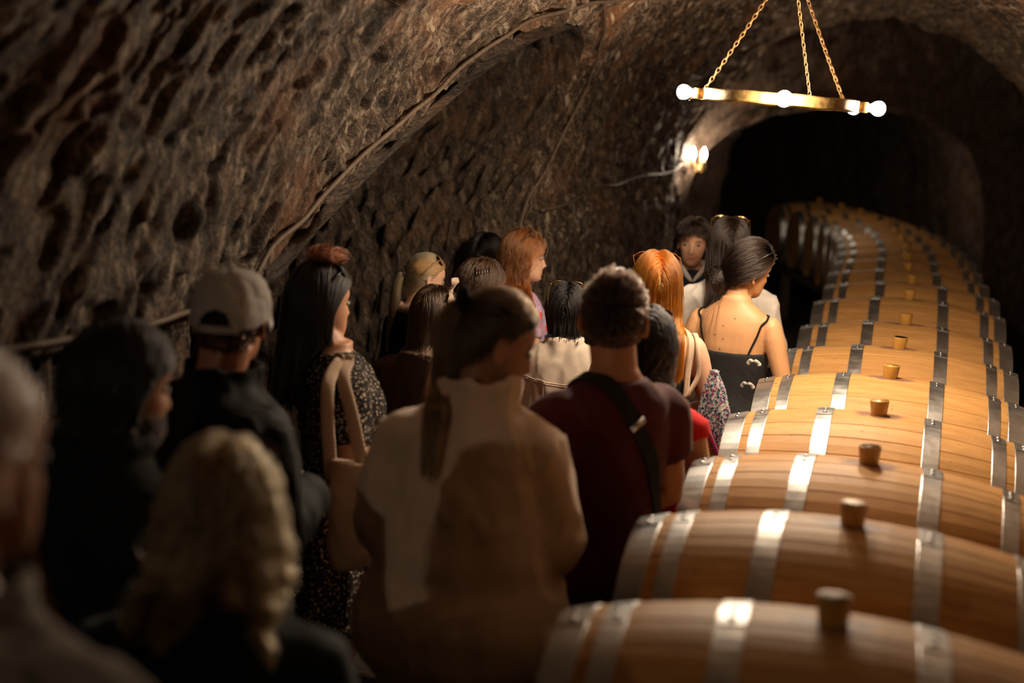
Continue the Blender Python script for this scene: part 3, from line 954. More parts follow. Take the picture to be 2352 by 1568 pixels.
def scalp(p):
    """head-local directions that carry hair: dirs (n,3)"""
    return p[:, 2] > np.interp(p[:, 1], [-1, -.7, -.3, -.12, .1, .44, .81, 1], [-.86, -.84, -.46, -.06, -.02, .33, .56, .62])

EC = np.array([0, -.006, .012]); ER = np.array([.0775, .0985, .107])
TORSO_F = np.array([(.80, .10, .09, 0), (.86, .165, .112, -.012), (.95, .172, .116, -.014), (1.06, .132, .094, 0), (1.16, .138, .098, .002), (1.26, .150, .118, .010), (1.34, .158, .100, -.004), (1.39, .150, .080, -.014), (1.425, .105, .062, -.02), (1.45, .066, .055, -.022), (1.49, .054, .055, -.016), (1.53, .052, .054, -.004)])
TORSO_M = np.array([(.80, .11, .10, 0), (.86, .165, .118, -.008), (.95, .168, .118, -.010), (1.06, .150, .105, 0), (1.16, .158, .110, .002), (1.26, .178, .122, .006), (1.34, .188, .110, -.006), (1.39, .178, .088, -.016), (1.43, .120, .068, -.022), (1.455, .076, .062, -.024), (1.49, .062, .062, -.018), (1.53, .060, .062, -.006)])

def ell_ring(z, rx, ry, cy, n=28, e=.9, cx=0):
    th = np.linspace(0, 2*PI, n, endpoint=False)
    c, s = np.cos(th), np.sin(th)
    return np.stack([cx+rx*np.sign(c)*np.abs(c)**e, cy+ry*np.sign(s)*np.abs(s)**e, np.full(n, z)], -1)

def loft_table(mb, T, infl, z0, z1, s, n=28, extra=None, lean=0.0):
    zs = np.linspace(z0, z1, max(4, int((z1-z0)/.022)))
    rings = []
    for z in zs:
        rx = np.interp(z, T[:, 0], T[:, 1]); ry = np.interp(z, T[:, 0], T[:, 2]); cy = np.interp(z, T[:, 0], T[:, 3])
        e = infl if np.isscalar(infl) else np.interp(z, infl[0], infl[1])
        r = ell_ring(z, rx+e, ry+e, cy, n)*s
        rings.append(r)
    mb.loft(rings)

POSES = {   # elbow, wrist, hand direction, palm normal for the +x side (mirrored for -x)
    'down': ((.225, -.035, 1.12), (.225, .035, .88), (.0, .12, -1), (-1, 0, 0)),
    'folded': ((.245, .00, 1.13), (.03, .215, 1.15), (-1, .05, .05), (0, -1, 0)),
    'clasp': ((.235, -.01, 1.13), (.055, .20, 1.02), (-.85, .25, -.25), (0, -.6, .6)),
    'phone': ((.225, .02, 1.12), (.10, .24, 1.20), (-.5, .5, .7), (-.5, -.6, .3)),
}

def arm_path(T, pose, q, s, sh=1.0):
    e, w, hd, pn = POSES[pose]
    sx = .172 if T is TORSO_F else .196
    m = np.array([q*sh, 1, 1])
    k = 1.0 if T is TORSO_F else 1.06
    S = np.array((sx*.93, -.014, 1.362)); E_ = np.array(e)*(k, 1, 1); W_ = np.array(w)*(k, 1, 1)
    if pose == 'folded' and q < 0: W_ = W_+(.0, -.03, -.05)
    return S*m*s, E_*m*s, W_*m*s, np.array(hd)*m, np.array(pn)*m

def add_hand(mb, W_, d, n, q, s):
    d = d/np.linalg.norm(d); n = n-d*n.dot(d); n /= np.linalg.norm(n)
    a = np.cross(d, n)*q        # towards the thumb side
    if a[2] < -.2 or (abs(a[2]) <= .2 and a[1] < 0): a = -a
    mb.tube([W_-d*.02*s, W_+d*.015*s, W_+d*.05*s, W_+d*.088*s], [(.022*s, .019*s), (.028*s, .017*s), (.039*s, .0145*s), (.038*s, .012*s)], 12, up=tuple(n))
    for k, (off, L) in enumerate(((.0315, .068), (.0105, .078), (-.0105, .073), (-.0305, .056))):
        b = W_+d*.080*s+a*off*s
        sp = d+a*off*2.2; sp /= np.linalg.norm(sp)
        p1 = b+sp*L*.45*s; d2 = sp+n*.45; d2 /= np.linalg.norm(d2)
        p2 = p1+d2*L*.30*s; d3 = sp+n*1.0; d3 /= np.linalg.norm(d3)
        p3 = p2+d3*L*.25*s
        mb.tube([b-sp*.02*s, b, p1, p2, p3], [.0088*s, .0088*s, .0085*s, .0078*s, .0068*s], 8, round_ends=True)
    b = W_+d*.022*s+a*.022*s
    p1 = b+(a*.75+d*.6+n*.25)*.034*s; p2 = p1+(a*.35+d*.85+n*.3)*.03*s; p3 = p2+(d*.9+n*.4)*.022*s
    mb.tube([b-a*.008*s, b, p1, p2, p3], [.0125*s, .012*s, .0105*s, .0095*s, .0075*s], 8, round_ends=True)

def folds(o, amp, fx=9, fz=4, seed=0):
    v = getv(o.data); n = getn(o.data)
    a = fbm(v[:, 0]*fx, v[:, 1]*fx, v[:, 2]*fz, 3, seed)
    b = 1-np.abs(fbm(v[:, 0]*fx*1.3+v[:, 2]*3, v[:, 1]*fx*1.3, v[:, 2]*fz*1.6-v[:, 0]*4, 2, seed+9))*1.6
    setv(o.data, v+n*(amp*(a*.8+.7*b*np.abs(b)))[:, None])

SKINS = {}
HAIRS = {}
CLOTH = {}
def skin(c):
    if c not in SKINS: SKINS[c] = skin_mat('skin_%d' % len(SKINS), c)
    return SKINS[c]
def clothm(key, col, **kw):
    if key not in CLOTH: CLOTH[key] = cloth(key, col, **kw)
    return CLOTH[key]
EYE_W = plain('eye_white', (.26, .22, .19), .5)
EYE_D = plain('eye_iris', (.02, .013, .009), .08)
SHOE = plain('dark_shoe_leather', (.02, .017, .015), .45, noise=.2)

class Person:
    def __init__(s, loc, yaw, label, sex='f', hyaw=0, hpitch=0, htilt=0, pose='clasp', skin_c=(.50, .27, .16), voxel=.0075, bare_legs=False, build=1.0, sh=1.0, hoff=0.0):
        """loc: world position of the middle of the head; yaw: heading in degrees, 0 looks down the tunnel"""
        s.s = (loc[2]+.115-FLOOR)/1.70*.985
        sc = s.s
        s.T = (TORSO_F if sex == 'f' else TORSO_M).copy(); 
        if build != 1: s.T[:, 1] *= build; s.T[:, 2] *= build
        s.sex = sex; s.pose = pose; s.sh = sh
        if sh != 1: s.T[:, 1] *= np.interp(s.T[:, 0], [1.1, 1.3], [1, sh])
        Tn = TORSO_F if sex == 'f' else TORSO_M
        s.Tn = Tn
        yw = math.radians(yaw)
        # pivot on top of the neck
        s.piv = Vector((0, .0, 1.505))*sc
        Rh = Matrix.Rotation(math.radians(hyaw), 4, 'Z')@Matrix.Rotation(math.radians(-hpitch), 4, 'X')@Matrix.Rotation(math.radians(htilt), 4, 'Y')
        s.H = Matrix.Translation(s.piv)@Rh@Matrix.Translation(Vector((0, .018, .080))*sc)
        s.H = Matrix.Translation(Vector((0, hoff, 0))*sc)@s.H
        hc = s.H@Vector((0, 0, 0))
        Rz = Matrix.Rotation(yw, 3, 'Z')
        base = Vector(loc)-Rz@hc
        s.base = base
        s.root = empty('person', (base.x, base.y, FLOOR), yw)
        tag(s.root, label, 'person')
        # stretch so that the feet stay on the floor
        s.kz = 1+(base.z-FLOOR)/(1.585*sc)
        s.root.scale = (1, 1, s.kz)
        mb = MB()
        add_head(mb, s.H, sc)
        c0 = np.array(s.H@(Vector((0, -.022, -.045))*sc)); nb = np.array((0, -.02, 1.43))*sc
        rr = (.050 if sex == 'f' else .060)*sc
        mb.tube([c0, c0*.5+nb*.5+np.array((0, -.004, 0)), nb, nb-(0, 0, .05*sc)], [rr, rr*.98, rr*1.08, rr*1.3], 16)
        loft_table(mb, s.T, 0, .80, 1.47, sc)
        for q in (-1, 1):
            S, E_, W_, hd, pn = arm_path(Tn, pose, q, sc, sh)
            f = 1.0 if sex == 'f' else 1.18
            mid = S*.6+E_*.4
            mb.tube([S, S*.8+E_*.2, mid, S*.15+E_*.85, E_, E_*.8+W_*.2, E_*.3+W_*.7, W_], [.042*sc*f, .046*sc*f, .044*sc*f, .038*sc*f, .037*sc*f, .040*sc*f, .031*sc*f, .024*sc*f], 14, round_ends=True)
            add_hand(mb, W_, hd, pn, q, sc)
            hip = np.array((q*.088, -.008, .88))*sc; kn = np.array((q*.095, .012, .47))*sc; an = np.array((q*.095, -.025, .07))*sc
            mb.tube([hip, hip*.6+kn*.4, kn, kn*.75+an*.25+np.array((0, -.015, 0)), kn*.3+an*.7, an, an-(0, 0, .03)], [.088*sc, .074*sc, .053*sc, .055*sc, .038*sc, .034*sc, .034*sc], 14)
            mb.tube([an+np.array((0, -.03, -.02)), an+np.array((0, .05, -.03)), an+np.array((0, .17, -.045))], [(.032*sc, .032*sc), (.036*sc, .034*sc), (.038*sc, .02*sc)], 10, up=(0, 0, 1), round_ends=True)
        s.body = remesh(mb, voxel, 'body', skin(skin_c), s.root, 3)
        # feature mask: lips / brows
        v = getv(s.body.data)
        Hi = np.array(s.H.inverted())
        L = (v@Hi[:3, :3].T+Hi[:3, 3])/sc
        lips = np.exp(-(L[:, 0]/.021)**4-((L[:, 2]+.0665)/.0095)**4)*(L[:, 1] > .07)
        br = np.clip(sum(np.exp(-((L[:, 0]-q*.032)/.018)**4-((L[:, 2]-.021+.05*np.abs(np.abs(L[:, 0])-.028))/.0042)**4) for q in (-1, 1)), 0, 1)*(L[:, 1] > .05)*.8
        fa = np.zeros((len(v), 4), np.float32); fa[:, 0] = lips; fa[:, 1] = br; fa[:, 3] = 1
        s.L = L
        at = s.body.data.color_attributes.new('feat', 'FLOAT_COLOR', 'POINT'); at.data.foreach_set('color', fa.ravel())
        for q in (-1, 1):
            mb = MB()
            c = s.H@(Vector((q*.033, .0705, .002))*sc)
            R = s.H.to_3x3().to_4x4()
            mb.ell(c, np.array((.0125, .0125, .0085))*sc, R, 12, 8)
            mb.ell(s.H@(Vector((q*.033, .0795, .001))*sc), np.array((.0058, .0045, .0058))*sc, R, 10, 6, mi=1)
            mb.build('eye', [EYE_W, EYE_D], s.root)
    # ---- clothes
    def top(s, mat, name='shirt', e=.014, hem=.92, neck=1.44, sleeve=1.0, voxel=.0095, fold=.007, flare=0.0, se=.012, collar=None, seed=0, cut=None, waist=0.0):
        sc = s.s; mb = MB()
        loft_table(mb, s.T, (np.array([hem, 1.10, 1.30, 1.40, 1.45]), np.array([e+flare, e+max(flare*.35, waist), e, e*.9, e*.55])), hem, neck, sc)
        if sleeve > 0:
            for q in (-1, 1):
                S, E_, W_, hd, pn = arm_path(s.Tn, s.pose, q, sc, s.sh)
                f = 1.0 if s.sex == 'f' else 1.18
                pts = [S+(S-E_)*.02, S*.8+E_*.2, S*.55+E_*.45, S*.15+E_*.85, E_, E_*.8+W_*.2, E_*.3+W_*.7, W_]
                rad = [(.052*f+se)*sc, (.050*f+se)*sc, (.046*f+se)*sc, (.040*f+se)*sc, (.039*f+se)*sc, (.040*f+se)*sc, (.033*f+se)*sc, (.027*f+se)*sc]
                full = spline(pts, 3); R = np.interp(np.linspace(0, len(rad)-1, len(full)), range(len(rad)), rad)
                m = max(4, int(len(full)*sleeve))
                mb.tube(full[:m], list(R[:m]), 16, round_ends=False)
                mb.ell(full[0]-np.array((q*.012, 0, .012))*sc, np.array((.054*f+se, .054*f+se, .044*f+se*.8))*sc)
        if collar:
            r, z0, z1, tk = collar
            rings = []
            for rr, z in ((r+.004, z0), (r+tk, z0+.005), (r+tk-.008, (z0+z1)/2), (r+tk-.004, z1-.006), (r-.002, z1), (r-.010, z1-.006), (r-.012, (z0+z1)/2), (r-.008, z0)):
                rings.append(ell_ring(z, rr, rr*1.0, -.020+.12*(z-1.43), 24)*sc)
            mb.loft(rings)
        o = remesh(mb, voxel, name, mat, s.root, 12)
        if fold: folds(o, fold, seed=seed)
        if cut: s.cut(o, cut)
        return o
    def cut(s, o, fn):
        """remove the part of a garment where fn(x,y,z)/scale is true (neckline, open front)"""
        v = getv(o.data)/s.s
        k = fn(v[:, 0], v[:, 1], v[:, 2])
        bm = bmesh.new(); bm.from_mesh(o.data); bm.verts.ensure_lookup_table()
        bmesh.ops.delete(bm, geom=[bm.verts[i] for i in np.nonzero(k)[0]], context='VERTS')
        bm.to_mesh(o.data); bm.free()
        return o
    def trousers(s, mat, e=.014, top=.98, name='trousers', seed=1):
        sc = s.s; mb = MB()
        loft_table(mb, s.T, e, .77, top, sc)
        for q in (-1, 1):
            hip = np.array((q*.085, -.008, .90))*sc; kn = np.array((q*.095, .012, .47))*sc; an = np.array((q*.095, -.02, .05))*sc
            mb.tube(spline([hip, hip*.55+kn*.45, kn, kn*.5+an*.5, an], 4), list(np.interp(np.linspace(0, 4, 17), range(5), [(.088+e)*sc, (.078+e)*sc, (.058+e)*sc, (.056+e)*sc, (.050+e)*sc])), 16)
        o = remesh(mb, .0105, name, mat, s.root, 3); folds(o, .006, seed=seed)
        s.shoes()
        return o
    def skirt(s, mat, hem=.5, top=1.05, flare=.10, name='skirt', pleats=9, amp=.016, e=.012):
        sc = s.s; mb = MB(); n = 90
        th = np.linspace(0, 2*PI, n, endpoint=False)
        outer = []
        zs = np.linspace(top, hem, 26)
        for z in zs:
            t = (top-z)/(top-hem)
            rx = np.interp(max(z, .93), s.T[:, 0], s.T[:, 1])+e+flare*max(0, t-.15); ry = np.interp(max(z, .93), s.T[:, 0], s.T[:, 2])+e+flare*max(0, t-.15)*1.05
            w = 1+amp*8*t*np.sin(pleats*th+1.3*np.sin(2*th)+2*t)*.5
            outer.append(np.stack([rx*w*np.cos(th), np.interp(z, s.T[:, 0], s.T[:, 3])*1+ry*w*np.sin(th), np.full(n, z)], -1)*sc)
        inner = [r*np.array([.975, .975, 1]) for r in outer[::-1]]
        mb.loft(outer+inner, cap=False, closed=True)
        o = mb.build(name, mat, s.root)
        s.shoes()
        return o
    def shoes(s):
        sc = s.s
        for q in (-1, 1):
            mb = MB(); x = q*.095*sc
            mb.tube([(x, -.085*sc, .045), (x, -.07*sc, .045), (x, 0, .05), (x, .07*sc, .042), (x, .14*sc, .032), (x, .185*sc, .028), (x, .20*sc, .026)],
                    [(.018, .030), (.036, .045), (.042, .05), (.044, .042), (.046, .032), (.036, .026), (.012, .014)], 14, up=(0, 0, 1))
            mb.build('shoe', SHOE, s.root)
    # ---- hair
    def hw(s, p):
        Hm = np.array(s.H)
        return (p*s.s)@Hm[:3, :3].T+Hm[:3, 3]
    def hl(s, p):
        Hi = np.array(s.H.inverted())
        return (p@Hi[:3, :3].T+Hi[:3, 3])/s.s
    def cap_mesh(s, mat, infl=.006, lim=None, name='hair', lift=0.0):
        P = head_points(56, 50, infl, False).reshape(-1, 3)
        d = (P-EC)/ER; d /= np.linalg.norm(d, axis=1)[:, None]
        keep = scalp(d) if lim is None else lim(d)
        P = P*np.array([1, 1, 1])+np.array([0, 0, .0])
        q = P+d*.002*fbm(P[:, 0]*60, P[:, 1]*60, P[:, 2]*25, 2, 3)[:, None]
        mb = MB(); f = []
        nt = 56
        for i in range(49):
            for j in range(nt):
                a, b, c, e = i*nt+j, i*nt+(j+1) % nt, (i+1)*nt+(j+1) % nt, (i+1)*nt+j
                if keep[a] and keep[b] and keep[c] and keep[e]: f.append((a, b, c, e))
        f.append(tuple(range(49*nt, 50*nt)))
        mb.add(s.hw(q), f)
        return mb.build(name, mat, s.root)
    def roots(s, n, lim=None, zmin=-1):
        d = rng.normal(size=(n*4, 3)); d /= np.linalg.norm(d, axis=1)[:, None]
        k = scalp(d) if lim is None else lim(d)
        d = d[k & (d[:, 2] > zmin)][:n]
        return d
    def torso_push(s, P, e, side=False):
        """push points (n,3, person space) out of the clothed torso and shoulders"""
        z = P[:, 2]/s.s
        rx = (np.interp(z, s.T[:, 0], s.T[:, 1])+e)*s.s; ry = (np.interp(z, s.T[:, 0], s.T[:, 2])+e)*s.s; cy = np.interp(z, s.T[:, 0], s.T[:, 3])*s.s
        wide = np.interp(z, [1.30, 1.36, 1.40, 1.43, 1.46], [.03, .035, .02, .0, 0])*s.s
        rx = rx+wide
        dx, dy = P[:, 0]/rx, (P[:, 1]-cy)/ry
        q = dx*dx+dy*dy
        m = (q < 1) & (z < 1.46)
        if side:
            k = rx*np.sqrt(np.clip(1-dy*dy, 0, 1))
            P[m, 0] = (np.sign(P[:, 0])*k)[m]
            return P
        h = ry*np.sqrt(np.clip(1-dx*dx, 0, 1))
        P[m, 1] = (cy+np.where(P[:, 1] < cy+.085*s.s, -h, h))[m]
        return P
    def head_push(s, p, lay):
        d = (p-EC)/(ER+lay[:, None])
        q = np.linalg.norm(d, axis=1)
        m = q < 1
        p[m] = EC+(p[m]-EC)/q[m][:, None]
        return p
    def clump(s, C, n_lead, k0=.2, k1=.75):
        n, K, _ = C.shape
        lead = rng.choice(n, min(n_lead, n), replace=False)
        R = C[:, min(6, K-1)]; D = ((R[:, None]-R[lead][None])**2).sum(-1)
        w = lead[D.argmin(1)]
        t = np.linspace(0, 1, K)[None, :, None]
        f = (k0+(k1-k0)*t)*t**.6
        return C*(1-f)+C[w]*f
    def strands(s, C, mat, r=.0011, parent=None, name='hair_strands', taper=.35):
        n, K, _ = C.shape
        h = bpy.data.hair_curves.new(name)
        h.add_curves([K]*n)
        h.position_data.foreach_set('vector', C.astype(np.float32).ravel())
        rad = np.repeat((r*np.interp(np.linspace(0, 1, K), [0, .7, 1], [1, .9, taper]))[None], n, 0)*rng.uniform(.7, 1.2, (n, 1))
        at = h.attributes.get('radius') or h.attributes.new('radius', 'FLOAT', 'POINT')
        at.data.foreach_set('value', rad.astype(np.float32).ravel())
        h.materials.append(mat)
        o = link(bpy.data.objects.new(name, h), parent or s.root)
        o['kind'] = 'stuff'
        return o
    def loose(s, n, length, mat, vol=.016, part=(.62, -.42), K=24, wave=0.0, clumps=110, e=.02, drift=(0, -.06), lim=None, r=.0011, behind=True, parent=None, spread=.12, kl=.75, level=None, pull=.8, jit=.016, flank=False):
        d = s.roots(n, lim)
        n = len(d)
        lay = (.004+vol*rng.random(n)**.7)
        p = EC+d*(ER+lay[:, None]*.5)
        Ls = length*rng.uniform(.82, 1.06, n)
        if level is not None: Ls = np.clip((p[:, 2]-level)*1.06+.02+.35*np.clip(p[:, 1]+.02, 0, 1)+rng.normal(0, jit, n), .05, 1)
        ds = Ls/(K-1)
        C = np.zeros((n, K, 3)); off = False
        side = np.sign(p[:, 0]+.004*rng.normal(size=n)); side[side == 0] = 1
        P = s.hw(p); C[:, 0] = P
        gdir = np.stack([rng.normal(0, spread, n), drift[1]+rng.normal(0, spread, n), -np.ones(n)], -1)
        for k in range(1, K):
            l = s.hl(P)
            nn = (l-EC)/(ER**2); nn /= np.linalg.norm(nn, axis=1)[:, None]
            up = np.clip((l[:, 2]-.0)/.11, 0, 1)
            comb = np.stack([side*part[0]*(.25+up), part[1]*(.6+1.2*np.clip(l[:, 1]/.08, -.3, 1)), -.9*np.ones(n)-0*up], -1)
            t = comb-nn*(comb*nn).sum(1)[:, None]
            t /= np.linalg.norm(t, axis=1)[:, None]+1e-9
            onhead = ss(.035, .0, np.linalg.norm((l-EC)/ER, axis=1)*0+np.maximum(0, np.linalg.norm((l-EC)/(ER+.02), axis=1)-1))*ss(-.06, .0, l[:, 2])
            Hm = np.array(s.H)[:3, :3]
            gd = gdir.copy(); gd[:, 0] -= pull*3*l[:, 0]*(np.abs(l[:, 0]) > .05)
            D = (t@Hm.T)*onhead[:, None]+gd*(1-onhead)[:, None]
            D /= np.linalg.norm(D, axis=1)[:, None]
            P = P+D*(ds*s.s)[:, None]
            l = s.hl(P)
            l = s.head_push(l, lay)
            if behind:
                m = (l[:, 1] > .025) & (l[:, 2] < .045)
                l[m, 1] = np.maximum(.025, l[m, 1]-.012)
                m2 = m & (np.abs(l[:, 0]) < .075)
                l[m2, 0] = np.sign(l[m2, 0])*.078
            P = s.hw(l)
            P = s.torso_push(P, e+lay*.8, flank)
            C[:, k] = P
        if wave:
            ph = rng.uniform(0, 6.3, n)*.35; t = np.linspace(0, 1, K)[None]
            a = wave*t
            C[..., 0] += a*np.sin(ph[:, None]+t*26); C[..., 1] += a*np.cos(ph[:, None]*1.3+t*23)
        C = s.clump(C, clumps, .15, kl)
        return s.strands(C, mat, r, parent)
    def gathered(s, G, n, mat, lay=.010, K0=12, lim=None):
        d = s.roots(n, lim); n = len(d)
        l = .003+lay*rng.random(n)**.8
        A = EC+d*ER; G = np.array(G, float)
        u = np.linspace(0, 1, K0)[None, :, None]
        g = G+rng.normal(0, .006, (n, 3))
        q = A[:, None]*(1-u)+g[:, None]*u
        dd = (q-EC)/ER; nrm = np.linalg.norm(dd, axis=2, keepdims=True)
        tgt = 1+(l[:, None, None]*(1-.6*u)*10)*1.0
        q = EC+dd/nrm*ER*np.maximum(tgt, 1.0+.0*nrm)
        f = u**6
        q = q*(1-f)+g[:, None]*f
        return q, n
    def pony(s, G, n, mat, length=.36, K1=16, out=(0, -.05, .012), lay=.011, spread=.030, e=.02, clumps=80, r=.0011, swing=(0, 0), lim=None):
        q, n = s.gathered(G, n, mat, lay, lim=lim)
        P = s.hw(q.reshape(-1, 3)).reshape(q.shape)
        tail = np.zeros((n, K1, 3))
        b = s.hw((np.array(G)+np.zeros((1, 3))))[0]
        R = np.array(s.H)[:3, :3]
        o = R@np.array(out)*s.s
        a = rng.uniform(0, 2*PI, n); rr = np.sqrt(rng.random(n))
        L = length*rng.uniform(.7, 1.05, n)*s.s
        for k in range(K1):
            t = (k+1)/K1
            wdt = spread*np.interp(t, [0, .15, .5, 1], [.35, .75, 1.0, .55])
            c = b+o*min(1, t*4)
            z = np.maximum(0, t*L-.02)
            x = np.stack([c[0]+wdt*rr*np.cos(a)+swing[0]*t, c[1]+wdt*rr*np.sin(a)*.8+swing[1]*t, c[2]-z+.012*np.sin(min(1, t*4)*PI)], -1)
            x = s.torso_push(x, e+.012*rr)
            tail[:, k] = x
        C = np.concatenate([P, tail], 1)
        f = np.concatenate([np.zeros(P.shape[1]), np.linspace(0, 1, K1)])[None, :, None]*.55
        lead = rng.choice(n, clumps, replace=False)
        w = lead[((tail[:, 0][:, None]-tail[lead, 0][None])**2).sum(-1).argmin(1)]
        C = C*(1-f)+C[w]*f
        return s.strands(C, mat, r)
    def bun(s, G, n, mat, R=.038, lay=.012, r=.0011, loose_n=60, rad=.016):
        q, n = s.gathered(G, n, mat, lay)
        P = s.hw(q.reshape(-1, 3)).reshape(q.shape)
        K1 = 18
        g = np.array(G); o = (g-EC)/ER; o /= np.linalg.norm(o)
        e1 = np.cross(o, (1, 0, 0.2)); e1 /= np.linalg.norm(e1); e2 = np.cross(o, e1)
        c = g+o*.022
        a0 = rng.uniform(0, 6.28, n); b0 = rng.uniform(0, 6.28, n); rr = np.sqrt(rng.random(n)); w = rng.choice([-1, 1], n, p=[.15, .85])
        T = np.zeros((n, K1, 3))
        for k in range(K1):
            t = k/(K1-1)
            a = a0+w*t*4.6; b = b0+t*3.0
            ro = R*.62+R*.38*rr*np.cos(b)
            T[:, k] = c+np.cos(a)[:, None]*e1*ro[:, None]+np.sin(a)[:, None]*e2*ro[:, None]+o*(rad*rr*np.sin(b))[:, None]
        T = s.hw(T.reshape(-1, 3)).reshape(T.shape)
        return s.strands(np.concatenate([P, T], 1), mat, r)
    def short(s, n, mat, len_top=.045, len_side=.014, r=.0011, comb=(0, .5, .2), lim=None, K=6, fuzz=.35):
        d = s.roots(n, lim); n = len(d)
        p = EC+d*ER*1.01
        nn = d/ER; nn /= np.linalg.norm(nn, axis=1)[:, None]
        L = np.where(d[:, 2] > .45, len_top, len_side+(len_top-len_side)*ss(-.05, .45, d[:, 2]))*rng.uniform(.7, 1.1, n)
        cb = np.array(comb)+np.stack([d[:, 0]*.3, np.where(d[:, 2] < .2, -.2, .1), np.where(d[:, 2] < .3, -.8, .1)], -1)
        t = cb-nn*(cb*nn).sum(1)[:, None]; t /= np.linalg.norm(t, axis=1)[:, None]+1e-9
        t = t+rng.normal(0, fuzz, (n, 3))
        C = np.zeros((n, K, 3))
        for k in range(K):
            u = k/(K-1)
            C[:, k] = p+nn*(L*u*(1-.55*u))[:, None]*.9+t*(L*u*u)[:, None]*.75
        C = s.hw(C.reshape(-1, 3)).reshape(C.shape)
        C = s.clump(C, max(40, n//14), 0, .6)
        return s.strands(C, mat, r)
    # ---- worn things, placed by the head
    def glasses(s, label, mat_f, mat_l, z=.088, y=.062, pitch=62, w=.070, lens=(.031, .024), yaw=0, tilt=0, big=1.0):
        """sunglasses pushed up on the hair"""
        W = Matrix.Translation(s.root.location)@Matrix.Rotation(s.root.rotation_euler.z, 4, 'Z')@Matrix.Diagonal((1, 1, s.kz, 1))
        Mh = W@s.H@Matrix.Scale(s.s, 4)@Matrix.Translation((0, y, z))@Matrix.Rotation(math.radians(yaw), 4, 'Z')@Matrix.Rotation(math.radians(tilt), 4, 'Y')
        F = Mh@Matrix.Rotation(math.radians(pitch), 4, 'X')
        root = bpy.data.objects.new('sunglasses', None); link(root); root.empty_display_size = .05
        root.location = Mh.translation
        Ri = Matrix.Translation(-Mh.translation)
        tag(root, label, 'sunglasses')
        def put(mb, name, m, mat=None):
            vs = mb.verts(); X = np.array(Ri@(mat or F))
            mb.v = [vs@X[:3, :3].T+X[:3, 3]]
            return mb.build(name, m, root)
        lx, lz = lens[0]*big, lens[1]*big
        cx = lx+.0095
        mb = MB()
        for q in (-1, 1):
            th = np.linspace(0, 2*PI, 22, endpoint=False)
            P = [(q*cx+lx*np.sign(math.cos(t))*abs(math.cos(t))**.75, -.10*(q*cx+lx*math.cos(t))**2/.07, lz*np.sign(math.sin(t))*abs(math.sin(t))**.8) for t in th]
            mb.tube(P, .0026, 6, closed=True, up=(0, 1, 0))
        mb.tube([(-.011, 0, .006), (0, -.001, .009), (.011, 0, .006)], .0025, 6)
        for q in (-1, 1): mb.tube([(q*(cx+lx-.002), -.005, .010), (q*(cx+lx+.005), -.009, .012), (q*(cx+lx+.006), -.016, .012)], .0032, 6)
        put(mb, 'frame', mat_f)
        for q in (-1, 1):
            th = np.linspace(0, 2*PI, 22, endpoint=False)
            rings = []
            for k, (f, dy) in enumerate(((.02, -.0008), (.96, -.0008), (.96, .0008), (.02, .0008))):
                rings.append(np.array([(q*cx+f*lx*np.sign(math.cos(t))*abs(math.cos(t))**.75, dy-.10*(q*cx+f*lx*math.cos(t))**2/.07, f*lz*np.sign(math.sin(t))*abs(math.sin(t))**.8) for t in th]))
            mb = MB(); mb.loft(rings); put(mb, 'lens', mat_l)
            a = np.array(Mh.inverted()@F@Vector((q*(cx+lx+.006), -.014, .012)))
            b = np.array((q*.084, -.075, -.050)); c = np.array((q*.082, -.098, -.082))
            mb = MB(); mb.tube([a, a*.65+b*.35+np.array((q*.002, 0, .004)), b, c], [(.0017, .0035)]*3+[(.0015, .003)], 6, up=(0, 0, 1))
            put(mb, 'temple', mat_f, Mh)
        return root
    def W(s):
        return Matrix.Translation(s.root.location)@Matrix.Rotation(s.root.rotation_euler.z, 4, 'Z')@Matrix.Diagonal((1, 1, s.kz, 1))

def ribbon(P, N, w, t=.003):
    """flat strap following points P lying on a surface with normals N"""
    P = np.asarray(P, float); N = np.asarray(N, float)
    T = np.gradient(P, axis=0); T /= np.linalg.norm(T, axis=1)[:, None]
    S = np.cross(T, N); S /= np.linalg.norm(S, axis=1)[:, None]
    mb = MB(); rings = [np.array([P[i]-S[i]*w/2, P[i]-S[i]*w/2+N[i]*t, P[i]+S[i]*w/2+N[i]*t, P[i]+S[i]*w/2]) for i in range(len(P))]
    mb.loft(rings)
    return mb

def bvh_of(objs):
    from mathutils.bvhtree import BVHTree
    V = []; F = []; n = 0
    for o in objs:
        V += [tuple(v.co) for v in o.data.vertices]
        F += [tuple(i+n for i in p.vertices) for p in o.data.polygons]; n = len(V)
    return BVHTree.FromPolygons(V, F)

def strap_over(person, objs, pts, w, mat, name='strap', off=.004, n=10, t=.004, parent=None, smooth=3, soft=False):
    """strap running over a garment: guide points are dropped onto its surface"""
    tree = bvh_of(objs)
    G = spline(pts, n); P = []; N = []
    for g in G:
        loc, nrm, _, _ = tree.find_nearest(Vector(g))
        P.append(np.array(loc)+np.array(nrm)*off); N.append(np.array(nrm))
    P = np.array(P); N = np.array(N)
    for _ in range(smooth):
        P[1:-1] = (P[:-2]+2*P[1:-1]+P[2:])/4; N[1:-1] = (N[:-2]+2*N[1:-1]+N[2:])/4
    N /= np.linalg.norm(N, axis=1)[:, None]
    mb = ribbon(P, N, w, t)
    return mb.build(name, mat, parent or person.root, soft), P, N
HC = dict(black=(.010, .0085, .008), darkbrown=(.014, .008, .0055), brown=(.045, .024, .013), blonde=(.40, .24, .11), darkblonde=(.22, .12, .045), orange=(.35, .070, .0045), auburn=(.25, .062, .016), grey=(.28, .25, .22))
HM = {k: hair_mat('hair_'+k, v) for k, v in HC.items()}
HM['black'] = hair_mat('hair_black', (.005, .004, .004), rough=.36)
HM['topknot'] = hair_mat('hair_topknot', (.09, .024, .009))
